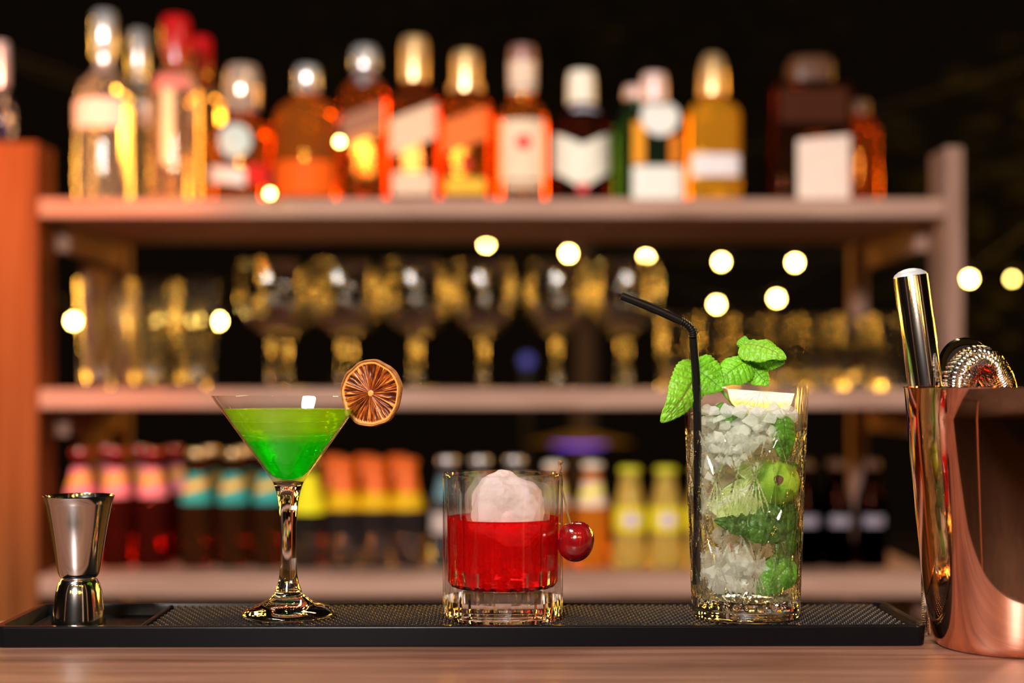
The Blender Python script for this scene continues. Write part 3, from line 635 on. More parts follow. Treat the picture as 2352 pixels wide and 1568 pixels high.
# ---- dried orange wheel on the rim
def citrus():
    t = thing('dried_citrus_slice', 'dried orange slice perched on the rim of the martini glass', 'garnish', px(853, 903, .893), (math.radians(3), math.radians(-4), math.radians(-24)))
    R = 77*S9; th = .0017; rd = random.Random(4); nseg = 11
    def wob(a): return 1+.025*math.sin(2*a+.6)+.015*math.sin(5*a)+.008*math.sin(11*a)
    # rind
    v = []; f = []; n = 160; sec = [(-.5,.93),(-1,.95),(-1.15,.985),(-.6,1.01),(.6,1.01),(1.15,.985),(1,.95),(.5,.93)]
    for i in range(n):
        a = 2*PI*i/n
        for (dy, rr) in sec:
            q = noise.noise(Vector((math.cos(a)*6, math.sin(a)*6, dy)))*.012
            v.append((R*(rr+q)*wob(a)*math.cos(a), th*dy*(1+.5*math.sin(3*a)*.4)+.0005*math.sin(2*a), R*(rr+q)*wob(a)*math.sin(a)))
    k = len(sec)
    for i in range(n):
        for j in range(k):
            f.append((i*k+j, i*k+(j+1) % k, ((i+1) % n)*k+(j+1) % k, ((i+1) % n)*k+j))
    part('rind', (v, f), pbr('dried_rind', (.17,.05,.010), .6, var=(160, (.36,.14,.03), (1,1,1)), bump=(500,.0004,(1,1,1)), sss=.2), t)
    # pulp: shrunken segments, radial fibres
    NR, NA = 34, 264; v = []; f = []
    for sgn in (-1, 1):
        base = len(v)
        for i in range(NR+1):
            rr = .05+.885*i/NR
            for j in range(NA):
                a = 2*PI*j/NA; ph = a*nseg/(2*PI)+.15*math.sin(a*3); fr = abs((ph % 1)-.5)*2      # 1 at membranes
                mem = max(0, (fr-.80)/.20)
                fib = noise.noise(Vector((math.cos(a)*16, math.sin(a)*16, rr*2.2+sgn*5)))+.5*noise.noise(Vector((math.cos(a)*34, math.sin(a)*34, rr*5)))
                h = th*(.42+.55*mem*(.7+.3*math.sin(9*a))+.65*fib*(1-mem)*min(1, rr*2.2)) if rr > .1 else th*.9
                if rr > .88: h = th*.9
                v.append((R*rr*wob(a)*math.cos(a), sgn*max(th*.12, h), R*rr*wob(a)*math.sin(a)))
        for i in range(NR):
            for j in range(NA):
                j2 = (j+1) % NA; q = (base+i*NA+j, base+i*NA+j2, base+(i+1)*NA+j2, base+(i+1)*NA+j); f.append(q if sgn < 0 else q[::-1])
        f.append(tuple(base+j for j in range(NA)) if sgn > 0 else tuple(base+j for j in range(NA))[::-1])
    m, nt, out = newmat('dried_pulp'); L = nt.links
    tc = N(nt, 'ShaderNodeTexCoord'); sp = N(nt, 'ShaderNodeSeparateXYZ'); L.new(tc.outputs['Object'], sp.inputs[0])
    ab = N(nt, 'ShaderNodeMath', operation='ABSOLUTE'); L.new(sp.outputs[1], ab.inputs[0])
    mr = N(nt, 'ShaderNodeMapRange'); mr.inputs[1].default_value = th*.15; mr.inputs[2].default_value = th*1.0; L.new(ab.outputs[0], mr.inputs[0])
    nz = N(nt, 'ShaderNodeTexNoise'); nz.inputs['Scale'].default_value = 700; L.new(tc.outputs['Object'], nz.inputs[0])
    mm = N(nt, 'ShaderNodeMath', operation='MULTIPLY_ADD'); mm.inputs[1].default_value = .35; L.new(nz.outputs[0], mm.inputs[0]); L.new(mr.outputs[0], mm.inputs[2])
    cr = N(nt, 'ShaderNodeValToRGB'); e = cr.color_ramp.elements; e[0].position = .15; e[0].color = (.04,.006,.002,1); e[1].position = 1.15; e[1].color = (.80,.36,.08,1)
    q = e.new(.45); q.color = (.15,.024,.003,1); q = e.new(.75); q.color = (.48,.10,.008,1); L.new(mm.outputs[0], cr.inputs[0])
    p = N(nt, 'ShaderNodeBsdfPrincipled'); p.inputs['Roughness'].default_value = .32; L.new(cr.outputs[0], p.inputs['Base Color'])
    tr = N(nt, 'ShaderNodeBsdfTranslucent'); L.new(cr.outputs[0], tr.inputs[0]); mx_ = N(nt, 'ShaderNodeMixShader'); mx_.inputs[0].default_value = .3
    L.new(p.outputs[0], mx_.inputs[1]); L.new(tr.outputs[0], mx_.inputs[2]); L.new(mx_.outputs[0], out.inputs[0])
    part('pulp', (v, f), m, t, angle=None)
    part('core', sphere(R*.075, 14, 8, lambda p: Vector((p.x*(1+.3*math.sin(9*p.z/R)), p.y*.9, p.z))), pbr('core', (.30,.14,.05), .6), t)
citrus()

# ================================================================== rocks glass, red drink, ice, cherry
rx = (1155-1176)*S9; ry = .896
rg = thing('rocks_glass', 'short fluted glass of red drink in the middle of the mat', 'glass', (rx, ry, NUB))
NF = 22
def flute(r, t, z):
    if r < .028: return r
    q = t*NF/(2*PI); d = abs((q % 1)-.5)*2      # 1 at ridges
    amt = min(1, max(0, (gz(1094)-z)/.006)) if z > .03 else 1
    return r*(1-.020*amt*(1-d**2.2))
R0 = 137.5*S9
ro = [(R0-.004,.0006),(R0-.0015,.0004),(R0-.0003,.0022),(R0,.006),(R0,.012),(R0,gz(1342)),(R0,gz(1300)),(R0,gz(1200)),(R0,gz(1130)),(R0,gz(1100)),(R0-.0002,gz(1090)),(R0-.0004,gz(1086))]
ri = [(R0-.0008,gz(1084.2)),(R0-.0016,gz(1084.5)),(R0-.0021,gz(1087)),(R0-.0024,gz(1110)),(R0-.0028,gz(1200)),(R0-.0030,gz(1300)),(R0-.0034,gz(1332)),(R0-.0050,gz(1341)),(R0-.009,gz(1345)),(0,gz(1347))]
secs = [(0,.0030),(.02,.0026),(R0-.008,.0012)]+ro+ri
v, f = lathe(secs, NF*8, rmod=flute)
segs = NF*8; rows = len(secs)-1; fm = []
for k in range(rows):
    cnt = segs
    a, b = secs[k], secs[k+1]; zc = (a[1]+b[1])/2
    base_like = k < 7 or (k >= rows-4)
    fm += [0 if base_like else 1]*segs
M['flute'] = thinglass('fluted_glass', (.985,.985,.985), 1.5, refr=.22)
part('glass_body', (v, f), [M['glass'], M['flute']], rg, angle=24, fmat=fm)
zl = gz(1190); Ri = R0-.0031
liq = [(0,gz(1346)),(R0-.0094,gz(1344.3)),(R0-.0055,gz(1340)),(R0-.0038,gz(1331)),(Ri-.0004,gz(1300)),(Ri,gz(1200)),(Ri,zl+.0012),(Ri-.0012,zl+.0001),(Ri-.004,zl-.0002),(0,zl-.0002)]
solo('red_cocktail', lathe(liq, 128), glassmat('red_liquid', (1.0,.03,.03), 1.34, 0.0, clear=.50, clearcol=(1.0,.13,.16), cloud=.16, cloudcol=(1.0,.012,.010), bump=(55,.0012)), 'deep red cocktail half filling the short glass', 'drink', loc=(rx, ry, 0))
def icefn(sc, amp, seed):
    def fn(p):
        if seed == 7:
            e = .72; q_ = p.normalized(); k_ = (abs(q_.x)**(2/e)+abs(q_.y)**(2/e)+abs(q_.z)**(2/e))**(-e/2); p = q_*p.length*k_*.96
        n_ = noise.noise(p*90+Vector((seed,0,0)))*amp+noise.noise(p*260+Vector((0,seed,0)))*amp*.35
        q = p.normalized()*(p.length+n_); return Vector((q.x*sc[0], q.y*sc[1], q.z*sc[2]))
    return fn
M['ice_big'] = glassmat('big_ice', (1.0,.98,.99), 1.31, .0, clear=.08, cloud=.50, cloudcol=(1.0,.97,.985), bump=(75,.0050))
io = solo('ice_ball', ico(.0215, 5, icefn((1.0,1.0,.98), .0035, 7)), M['ice_big'], 'large rounded piece of clear ice sticking out of the red drink', 'ice', loc=px(1164, 1166, .8860), angle=None, rot=(.2,.25,.1))
bo_ = bpy.data.objects['red_cocktail'].modifiers.new('displaced_by_ice', 'BOOLEAN'); bo_.operation = 'DIFFERENCE'; bo_.object = io; bo_.solver = 'EXACT'
ch = thing('cherry', 'dark red cherry hung by its stem over the rim of the short glass', 'fruit', px(1322, 1242, .882))
def cher(p):
    q = Vector((p.x*1.0, p.y*.98, p.z*1.10)); r_ = math.hypot(p.x, p.y)
    if p.z > 0: q.z -= .0030*math.exp(-(r_/.0030)**2)
    q.x += .0006*math.sin(p.z*180); return q
part('flesh', sphere(43*S9*.985, 48, 32, cher), pbr('cherry_skin', (.085,.0015,.003), .14, coat=1, sss=.05, var=(70, (.22,.003,.004), (1,1,1))), ch, rot=(0, math.radians(-8), 0))
base = px(1322,1242,.882)
st = [px(1311,1203,.882)-base, px(1304,1180,.884)-base, px(1294,1135,.889)-base, px(1285,1098,.893)-base, px(1283,1086,.894)-base, px(1287,1074,.896)-base]
part('stem', tube(spline(st, 10), .00055, 8), pbr('cherry_stem', (.10,.09,.02), .5, var=(200, (.16,.06,.03), (1,1,1))), ch)
tw = [px(1279,1088,.894)-base, px(1286,1076,.896)-base, px(1285,1066,.897)-base, px(1289,1057,.897)-base]
part('twig', tube(spline(tw, 10), .0009, 9, rfn=lambda u: .0010+.0007*math.sin(u*9)*u+.0006*u*(1-u)), pbr('twig', (.20,.09,.04), .8, bump=(900,.0005,(1,1,1))), ch)

# ================================================================== highball glass and what is in it
hx = (1711-1176)*S9; hy = .897
hg = thing('highball_glass', 'tall cut glass of minty iced drink on the right of the mat', 'glass', (hx, hy, NUB))
def hR(z):                                            # outer radius along the height
    t = z/gz(888); return (122.5+19*t**1.05)*S9
NC = 9
def cuts(r, t, z):
    zt, zb = gz(985), gz(1383)
    if z > zt or z < zb or r < hR(z)-.0014: return r
    a = (t+.5)*NC/(2*PI); b = (z-zb)/.0545
    def g(x, wd): 
        d = abs((x+.5) % 1-.5); return max(0, 1-d/wd)
    h = cut_h(a, b, g)
    fade = min(1, (zt-z)/.004, (z-zb)/.003)
    return r-.0017*h*fade
def cut_h(a, b, g=None):
    def g(x, wd):
        d = abs((x+.5) % 1-.5); return max(0, 1-d/wd)
    return max(g(a+b, .085), g(a-b, .085), .8*g(2*a+b+.5, .10), .8*g(2*a-b+.5, .10), .6*g(a*2, .08) if (b % 1) < .5 else 0)
zo = [(0,.0022),(.018,.0018),(hR(0)-.004,.0006),(hR(0)-.0018,.0003),(hR(0)-.0004,.0016)]
nrow = 190; z_a, z_b = .004, gz(890)
outr = [(hR(z_a+(z_b-z_a)*k/nrow), z_a+(z_b-z_a)*k/nrow) for k in range(nrow+1)]
zt = gz(888)
inn = [(hR(zt)-.0005,zt+.0004),(hR(zt)-.0012,zt+.0004),(hR(zt)-.0019,zt-.0006)]
inn += [(hR(z)-.0023-.0006*(1-z/zt), z) for z in (gz(930),gz(1000),gz(1100),gz(1200),gz(1300),gz(1350))]
inn += [(hR(.016)-.0042,gz(1366)),(hR(.014)-.0075,gz(1373)),(0,gz(1377))]
secs = zo+outr+inn; SG = 360
v, f = lathe(secs, SG, rmod=cuts)
rows = len(secs)-1; fm = []
for k in range(rows):
    zc = (secs[k][1]+secs[k+1][1])/2
    if zc < gz(1380) or k >= rows-2: fm += [0]*(SG if (secs[k][0] or secs[k+1][0]) else 0)
    elif k < len(zo)+nrow and gz(1383) < zc < gz(985):
        b_ = (zc-gz(1383))/.0545
        fm += [1 if cut_h((2*PI*(q+.5)/SG+.5)*NC/(2*PI), b_) > .12 else 2 for q in range(SG)]
    else: fm += [2]*SG
M['cut'] = thinglass('cut_glass', (.99,.995,.985), 1.55, refr=.85)
part('glass_body', (v, f), [M['glass'], M['cut'], M['thin']], hg, angle=28, fmat=fm)
def inR(z): return hR(z)-.0023-.0006*(1-z/zt)
# liquid
zlq = gz(948)
lq = [(0,gz(1376)),(hR(.014)-.0080,gz(1372.5)),(hR(.016)-.0047,gz(1365.5))]+[(inR(z)-.0006, z) for z in (gz(1350),gz(1250),gz(1150),gz(1050),gz(960))]+[(inR(zlq)-.0006,zlq),(0,zlq-.0003)]
lm, nt, out = newmat('mojito_liquid'); L = nt.links
tr_ = N(nt, 'ShaderNodeBsdfTransparent'); tr_.inputs[0].default_value = (.965,.99,.92,1); gl_ = N(nt, 'ShaderNodeBsdfGlossy'); gl_.inputs['Roughness'].default_value = .04
fr_ = schlick(nt, 1.15); mx_ = N(nt, 'ShaderNodeMixShader'); L.new(fr_, mx_.inputs[0]); L.new(gl_.outputs[0], mx_.inputs[2])
df_ = N(nt, 'ShaderNodeBsdfTranslucent'); df_.inputs[0].default_value = (.85,.95,.75,1); mz_ = N(nt, 'ShaderNodeMixShader'); mz_.inputs[0].default_value = .09; L.new(tr_.outputs[0], mz_.inputs[1]); L.new(df_.outputs[0], mz_.inputs[2]); L.new(mz_.outputs[0], mx_.inputs[1]); L.new(mx_.outputs[0], out.inputs[0])
solo('mint_cocktail', lathe(lq, 96), lm, 'pale green soda drink filling the tall cut glass', 'drink', loc=(hx, hy, 0))
# crushed ice (uncountable)
M['ice'] = glassmat('crushed_ice', (.99,1.0,.98), 1.25, .0, clear=.22, cloud=.50, cloudcol=(1.0,1.0,1.0), bump=(300,.0022))
rd = random.Random(21); im = MB()
holes = []   # (x px, y px, r px) kept clear near the front for limes and leaves
keep = [(1700,1130,75),(1778,1095,55),(1740,1060,38),(1806,1010,42),(1760,1215,68),(1660,1215,50),(1785,1338,52),(1710,1200,50),(1598,1000,20),(1596,1100,20)]
def chunk(c, s):
    pts = []
    for _ in range(13):
        d = Vector((rd.gauss(0,1), rd.gauss(0,1), rd.gauss(0,1))).normalized(); pts.append(c+Vector((d.x*s*rd.uniform(.6,1.25), d.y*s*rd.uniform(.75,1.15), d.z*s*rd.uniform(.6,1.0))))
    im.add(hull(pts))
n = 0; placed = []
while n < 9000 and len(placed) < 300:
    n += 1
    z = rd.uniform(gz(1360), gz(938)); s_ = rd.uniform(.0040, .0078) if z > gz(1150) else rd.uniform(.0065, .0115)
    rr = (inR(z)-s_*1.1)*math.sqrt(rd.random()); a = rd.random()*2*PI
    c = Vector((rr*math.cos(a), rr*math.sin(a), z))
    if z-s_ < gz(1370) : continue
    X = 1711+c.x/S9; Y = 890+(HC-z)/S9
    if c.y < .012 and any(math.hypot(X-k[0], Y-k[1]) < k[2]+s_/S9*.3 for k in keep): continue
    if any((c-p).length < (s_+q)*.52 for p, q in placed): continue
    placed.append((c, s_)); chunk(c, s_)
solo('crushed_ice', im.vf(), M['ice'], 'crushed ice packed in the tall cut glass', 'ice', kind='stuff', smooth=True, angle=18, loc=(hx, hy, 0))

# ---- mint leaves
def mintmat(name, c1, c2, vein, rough=.42, tl=.35):
    m, nt, out = newmat(name); L = nt.links
    at = N(nt, 'ShaderNodeAttribute'); at.attribute_name = 'vein'
    tc = N(nt, 'ShaderNodeTexCoord'); nz = N(nt, 'ShaderNodeTexNoise'); nz.inputs['Scale'].default_value = 130; L.new(tc.outputs['Object'], nz.inputs[0])
    mc = N(nt, 'ShaderNodeMix', data_type='RGBA'); mc.inputs['A'].default_value = c4(c1); mc.inputs['B'].default_value = c4(c2); L.new(nz.outputs[0], mc.inputs['Factor'])
    mv = N(nt, 'ShaderNodeMix', data_type='RGBA'); L.new(at.outputs['Fac'], mv.inputs['Factor']); L.new(mc.outputs['Result'], mv.inputs['A']); mv.inputs['B'].default_value = c4(vein)
    p = N(nt, 'ShaderNodeBsdfPrincipled'); p.inputs['Roughness'].default_value = rough; L.new(mv.outputs['Result'], p.inputs['Base Color'])
    t = N(nt, 'ShaderNodeBsdfTranslucent'); L.new(mv.outputs['Result'], t.inputs[0]); mx_ = N(nt, 'ShaderNodeMixShader'); mx_.inputs[0].default_value = tl
    L.new(p.outputs[0], mx_.inputs[1]); L.new(t.outputs[0], mx_.inputs[2]); L.new(mx_.outputs[0], out.inputs[0]); return m
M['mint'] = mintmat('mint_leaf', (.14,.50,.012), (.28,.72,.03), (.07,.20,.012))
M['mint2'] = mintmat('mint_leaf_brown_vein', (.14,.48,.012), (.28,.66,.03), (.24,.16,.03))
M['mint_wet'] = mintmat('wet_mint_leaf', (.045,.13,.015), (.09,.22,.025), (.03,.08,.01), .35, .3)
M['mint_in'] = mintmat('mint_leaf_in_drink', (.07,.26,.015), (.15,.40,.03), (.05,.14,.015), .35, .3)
M['stemg'] = pbr('mint_stem', (.22,.48,.08), .4, sss=.2)
def leaf_obj(name, parent, m, base, tip, nrm, W, bend=.25, cup=.3, seed=0, label=None, cat=None, fold=0, twist=0, nveins=8):
    base, tip, nrm = Vector(base), Vector(tip), Vector(nrm); ax = tip-base; L_ = ax.length; X = ax.normalized()
    Y = nrm.cross(X).normalized(); Z = X.cross(Y).normalized()
    nu, nv = 72, 44; v = []; f = []; vv = []
    for i in range(nu+1):
        u = i/nu
        env = (math.sin(PI*min(1, u**.72)))**.62 if 0 < u < 1 else 0
        env *= (1-.30*u)
        saw = 1+.07*((((u*nveins*1.6) % 1))-.5)
        wd = W*env*saw/0.86 if u < .995 else 0
        for j in range(nv+1):
            t = -1+2*j/nv; at_ = abs(t)
            ph = (u*nveins*1.05-.85*at_*(1.15-.3*u))       # side veins sweep to the tip
            d1 = abs((ph % 1)-.5)*2                         # 1 on a vein
            vein_s = max(0, (d1-.80)/.20); mid = max(0, 1-at_/.055)
            net = noise.noise(Vector((u*15, t*7, seed)))    # net of small veins
            net2 = abs(noise.noise(Vector((u*22, t*11, seed+3))))
            vn = max(mid, vein_s*.9*(1-.25*at_), (1-min(1, net2/.07))*.55)
            puff = (1-d1**3)*(1-mid)*min(1, at_/.12)*min(1, (1-at_)/.12)*min(1, u/.06)*min(1, (1-u)/.06)
            h = W*(.085*puff*(.75+.8*net)-.05*(1-min(1, net2/.07))*min(1,(1-at_)/.1))
            y = wd*t; z = h + cup*W*(t*t)*env*(-1) + fold*W*at_*env
            z += .05*W*math.sin(u*17+seed)*at_**2 + .05*W*math.sin(u*11+seed*2+t*2)*at_
            x = u*L_
            z += -bend*L_*(4*u*(1-u))*-1 - 0
            if twist: 
                ca, sa = math.cos(twist*u), math.sin(twist*u); y, z = y*ca-z*sa, y*sa+z*ca
            v.append(base+X*x+Y*y+Z*z); vv.append(vn)
    for i in range(nu):
        for j in range(nv):
            a = i*(nv+1)+j; f.append((a, a+nv+1, a+nv+2, a+1))
    o_ = Vector(parent.location) if parent is not None else base
    me = bpy.data.meshes.new(name); me.from_pydata([tuple(q-o_) for q in v], [], f)
    me.polygons.foreach_set('use_smooth', [True]*len(me.polygons))
    at = me.attributes.new('vein', 'FLOAT', 'POINT'); at.data.foreach_set('value', vv); me.update(); me.materials.append(m)
    o = bpy.data.objects.new(name, me); COL.objects.link(o); o.parent = parent
    if parent is None: o.location = base
    so = o.modifiers.new('thickness', 'SOLIDIFY'); so.thickness = .00035
    if label: o['label'] = label
    if cat: o['category'] = cat
    return o
sp0 = px(1650, 905, .892)
sprig = thing('mint_sprig', 'sprig of bright green mint leaves standing out of the tall cut glass', 'herb', sp0)
part('stem', tube([Vector(q)-sp0 for q in spline([px(1690,935,.897), px(1665,905,.897), px(1650,885,.897), px(1668,868,.896), px(1700,850,.896), px(1722,815,.897)], 10)], .0011, 8), M['stemg'], sprig)
part('stem', tube([Vector(q)-sp0 for q in spline([px(1655,890,.896), px(1625,872,.893), px(1592,872,.890)], 10)], .0009, 8), M['stemg'], sprig)
leaf_obj('leaf', sprig, M['mint2'], px(1602,836,.893), px(1521,970,.872), (.55,-.9,.25), .0125, bend=.16, cup=.35, seed=1, nveins=9, label='long drooping leaf over the glass edge')
leaf_obj('leaf', sprig, M['mint'], px(1578,838,.893), px(1660,896,.884), (.05,-.92,.50), .0155, bend=.10, cup=.25, seed=5, nveins=7)
leaf_obj('leaf', sprig, M['mint'], px(1722,826,.900), px(1642,884,.888), (-.2,-.9,.35), .0105, bend=.12, cup=.55, seed=8, nveins=7)
leaf_obj('leaf', sprig, M['mint2'], px(1702,790,.902), px(1806,822,.884), (.15,-.78,.6), .0112, bend=.10, cup=.45, seed=13, nveins=8, label='topmost leaf, brown veined')
leaf_obj('leaf', sprig, M['mint'], px(1722,822,.900), px(1802,832,.888), (.05,-.9,-.35), .0085, bend=-.05, cup=.3, seed=17, nveins=7)
leaf_obj('leaf', sprig, M['mint'], px(1722,838,.900), px(1765,885,.897), (.3,-.9,.1), .0085, bend=.05, cup=.3, seed=19, nveins=6)
leaf_obj('leaf', sprig, M['mint'], px(1706,800,.902), px(1712,772,.902), (-.2,-.9,.3), .0045, bend=.1, cup=.5, seed=23, nveins=5)

# leaves inside the drink
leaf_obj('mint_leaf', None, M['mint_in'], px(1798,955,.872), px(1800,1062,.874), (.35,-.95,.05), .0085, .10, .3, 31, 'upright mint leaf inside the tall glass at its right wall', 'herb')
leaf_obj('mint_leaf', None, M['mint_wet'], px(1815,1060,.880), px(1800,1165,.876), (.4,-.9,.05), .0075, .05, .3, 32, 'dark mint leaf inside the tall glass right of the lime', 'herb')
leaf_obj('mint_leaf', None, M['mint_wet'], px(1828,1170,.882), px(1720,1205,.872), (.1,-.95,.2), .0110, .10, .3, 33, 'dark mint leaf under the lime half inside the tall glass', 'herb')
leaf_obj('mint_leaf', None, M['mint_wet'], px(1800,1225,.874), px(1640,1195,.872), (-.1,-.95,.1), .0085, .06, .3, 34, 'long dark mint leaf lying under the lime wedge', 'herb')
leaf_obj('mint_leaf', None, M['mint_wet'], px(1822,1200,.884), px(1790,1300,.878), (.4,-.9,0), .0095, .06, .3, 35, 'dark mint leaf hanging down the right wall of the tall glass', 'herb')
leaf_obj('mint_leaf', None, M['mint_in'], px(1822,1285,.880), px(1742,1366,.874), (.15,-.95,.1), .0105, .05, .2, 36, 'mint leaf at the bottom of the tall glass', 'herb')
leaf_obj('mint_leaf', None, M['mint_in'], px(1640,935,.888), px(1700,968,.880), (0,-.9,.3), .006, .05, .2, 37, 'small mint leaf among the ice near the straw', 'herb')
# ---- limes
def pulp_mat(name, c1, c2, core, rcore):
    m, nt, out = newmat(name); L = nt.links
    tc = N(nt, 'ShaderNodeTexCoord'); sp = N(nt, 'ShaderNodeSeparateXYZ'); L.new(tc.outputs['Object'], sp.inputs[0])
    def mt(op, a, b=None):
        n = N(nt, 'ShaderNodeMath', operation=op)
        for i_, q in enumerate((a, b)):
            if q is None: continue
            if isinstance(q, (int, float)): n.inputs[i_].default_value = q
            else: L.new(q, n.inputs[i_])
        return n.outputs[0]
    rho = mt('SQRT', mt('ADD', mt('MULTIPLY', sp.outputs[1], sp.outputs[1]), mt('MULTIPLY', sp.outputs[2], sp.outputs[2])))
    phi = mt('ARCTAN2', mt('MULTIPLY', sp.outputs[0], .8), mt('ADD', rho, .0005)); rr = mt('SQRT', mt('ADD', mt('MULTIPLY', rho, rho), mt('MULTIPLY', sp.outputs[0], sp.outputs[0])))
    cb = N(nt, 'ShaderNodeCombineXYZ'); L.new(mt('MULTIPLY', phi, 9.0), cb.inputs[0]); L.new(mt('MULTIPLY', rr, 160.0), cb.inputs[1])
    nz = N(nt, 'ShaderNodeTexVoronoi'); nz.inputs['Scale'].default_value = 1.0; L.new(cb.outputs[0], nz.inputs[0])
    cr = N(nt, 'ShaderNodeValToRGB'); e = cr.color_ramp.elements; e[0].color = c4(c1); e[1].color = c4(c2); e[1].position = .75; L.new(nz.outputs['Distance'], cr.inputs[0])
    mr = N(nt, 'ShaderNodeMapRange'); mr.inputs[1].default_value = rcore; mr.inputs[2].default_value = rcore*.55; L.new(rho, mr.inputs[0])
    mc = N(nt, 'ShaderNodeMix', data_type='RGBA'); L.new(mr.outputs[0], mc.inputs['Factor']); L.new(cr.outputs[0], mc.inputs['A']); mc.inputs['B'].default_value = c4(core)
    p = N(nt, 'ShaderNodeBsdfPrincipled'); p.inputs['Roughness'].default_value = .2; p.inputs['Coat Weight'].default_value = .5; L.new(mc.outputs['Result'], p.inputs['Base Color'])
    bu = N(nt, 'ShaderNodeBump'); bu.inputs['Distance'].default_value = .0006; L.new(nz.outputs['Distance'], bu.inputs['Height']); L.new(bu.outputs[0], p.inputs['Normal'])
    t = N(nt, 'ShaderNodeBsdfTranslucent'); L.new(mc.outputs['Result'], t.inputs[0]); mx_ = N(nt, 'ShaderNodeMixShader'); mx_.inputs[0].default_value = .3
    L.new(p.outputs[0], mx_.inputs[1]); L.new(t.outputs[0], mx_.inputs[2]); L.new(mx_.outputs[0], out.inputs[0]); return m
M['pulp'] = pulp_mat('lime_pulp', (.42,.62,.08), (.85,.92,.50), (.90,.95,.75), .0035)
M['pulp_y'] = pulp_mat('lemon_pulp', (.78,.66,.02), (.92,.84,.22), (.95,.95,.85), .0085)
M['pith'] = pbr('citrus_pith', (.88,.90,.74), .5, sss=.3)
M['rind_green'] = pbr('lime_rind', (.10,.26,.012), .45, bump=(700,.0004,(1,1,1)), var=(70, (.30,.42,.03), (1,1,1)))
M['rind_yellow'] = pbr('lemon_rind', (.85,.62,.03), .3, coat=.4, bump=(700,.0003,(1,1,1)), var=(60, (.92,.78,.10), (1,1,1)))
def wedge(label, c, R, half, rot, rind, name='lime_wedge', squash=1.25):
    """a wedge of citrus: outer rind shell, thin pith, two cut faces of pulp; long axis local X, peel faces -Z"""
    t = thing(name, label, 'garnish', c, rot); na, nl = 18, 22
    def P_(u, a, k):     # u -1..1 along the fruit, a angle across, k radius factor
        r_ = R*math.sqrt(max(0, 1-u*u))*k; return Vector((u*R*squash*(.96+.04*k), r_*math.sin(a), -r_*math.cos(a)))
    def shell(k0, k1, h0):
        v = []; f = []
        for kk in (k0, k1):
            for i in range(nl+1):
                u = -1+2*i/nl
                for j in range(na+1): v.append(P_(u, -h0+2*h0*j/na, kk))
        n1 = (nl+1)*(na+1); idx = lambda s_, i, j: s_*n1+i*(na+1)+j
        for i in range(nl):
            for j in range(na):
                f.append((idx(0,i,j), idx(0,i,j+1), idx(0,i+1,j+1), idx(0,i+1,j))); f.append((idx(1,i,j), idx(1,i+1,j), idx(1,i+1,j+1), idx(1,i,j+1)))
            f.append((idx(0,i,0), idx(0,i+1,0), idx(1,i+1,0), idx(1,i,0))); f.append((idx(0,i,na), idx(1,i,na), idx(1,i+1,na), idx(0,i+1,na)))
        return v, f
    part('rind', shell(1.0, .93, half), rind, t); part('pith', shell(.929, .86, half), M['pith'], t)
    v = []; f = []; m = 16       # pulp solid
    for i in range(nl+1):
        u = -1+2*i/nl
        v.append(Vector((u*R*squash*.9, 0, 0)))
        for j in range(m+1):
            q = P_(u, -half+2*half*j/m, .858); q += Vector((0,0, noise.noise(q*400)*.0003)); v.append(q)
    w_ = m+2
    for i in range(nl):
        a, b = i*w_, (i+1)*w_
        for j in range(m): f.append((a+1+j, a+2+j, b+2+j, b+1+j))
        f.append((a, a+1, b+1, b)); f.append((a, b, b+m+1, a+m+1))
    part('pulp', (v, f), M['pulp_y'] if rind is M['rind_yellow'] else M['pulp'], t, angle=30)
    return t
rad = math.radians
wedge('lime wedge showing its pale flesh in the middle of the tall drink', px(1703,1128,.880), .0185, rad(50), (rad(62), rad(-28), rad(-10)), M['rind_green'])
wedge('lime wedge peeking pale behind the top of the lime half', px(1742,1062,.892), .0135, rad(50), (rad(60), rad(12), rad(10)), M['rind_green'])
lh = thing('lime_half', 'green lime end with brown stem scar against the right wall of the tall glass', 'garnish', px(1785,1108,.882), (rad(80), rad(4), rad(-8)))
def limeend(p):
    z = max(p.z, -.004); return Vector((p.x, p.y, z*1.05+(.0008*math.exp(-((math.hypot(p.x,p.y)-.003)/.0015)**2) if z > 0 else 0)))
part('rind', sphere(.0140, 36, 28, limeend), M['rind_green'], lh, angle=50)
part('stem_scar', lathe([(0,.0158),(.0018,.0160),(.0030,.0154),(.0024,.0140),(0,.0139)], 16, rmod=lambda r_, t, z: r_*(1+.08*math.sin(3*t))), pbr('stem_scar', (.10,.045,.015), .9), lh)
wedge('lemon wedge resting on the ice at the rim of the tall glass', px(1748,898,.888), .0165, rad(46), (rad(38), rad(4), rad(4)), M['rind_yellow'], 'lemon_wedge', 1.30)

# ---- straw
sw = thing('drinking_straw', 'bent black plastic straw leaning in the tall cut glass', 'straw', px(1598, 887, .876))
b0 = px(1598, 887, .876)
c1 = [px(1600,1340,.896), px(1603,1120,.888), px(1600,900,.878), px(1593,790,.872), px(1592,775,.871)]
rs = 9.6*.875/F
def hollow(c, r0):
    v1, f1 = tube(c, r0, 24, False); v2, f2 = tube(c, r0*.88, 24, False); n1 = len(v1); n = 24; L1 = len(c)
    f = f1+[tuple(i+n1 for i in q[::-1]) for q in f2]
    for e in (0, L1-1):
        for k in range(n):
            q = (e*n+k, e*n+(k+1) % n, n1+e*n+(k+1) % n, n1+e*n+k); f.append(q if e else q[::-1])
    return v1+v2, f
part('tube', hollow([q-b0 for q in spline(c1, 8)], rs), M['straw'], sw, angle=50)
bend_c = spline([px(1592,775,.871), px(1591,763,.871), px(1585,752,.871), px(1574,743,.871), px(1562,736,.871)], 40)
part('bellows', tube([q-b0 for q in bend_c], rs, 24, False, rfn=lambda u: rs*(1.0+.13*math.sin(u*2*PI*9))), M['straw'], sw, angle=None)
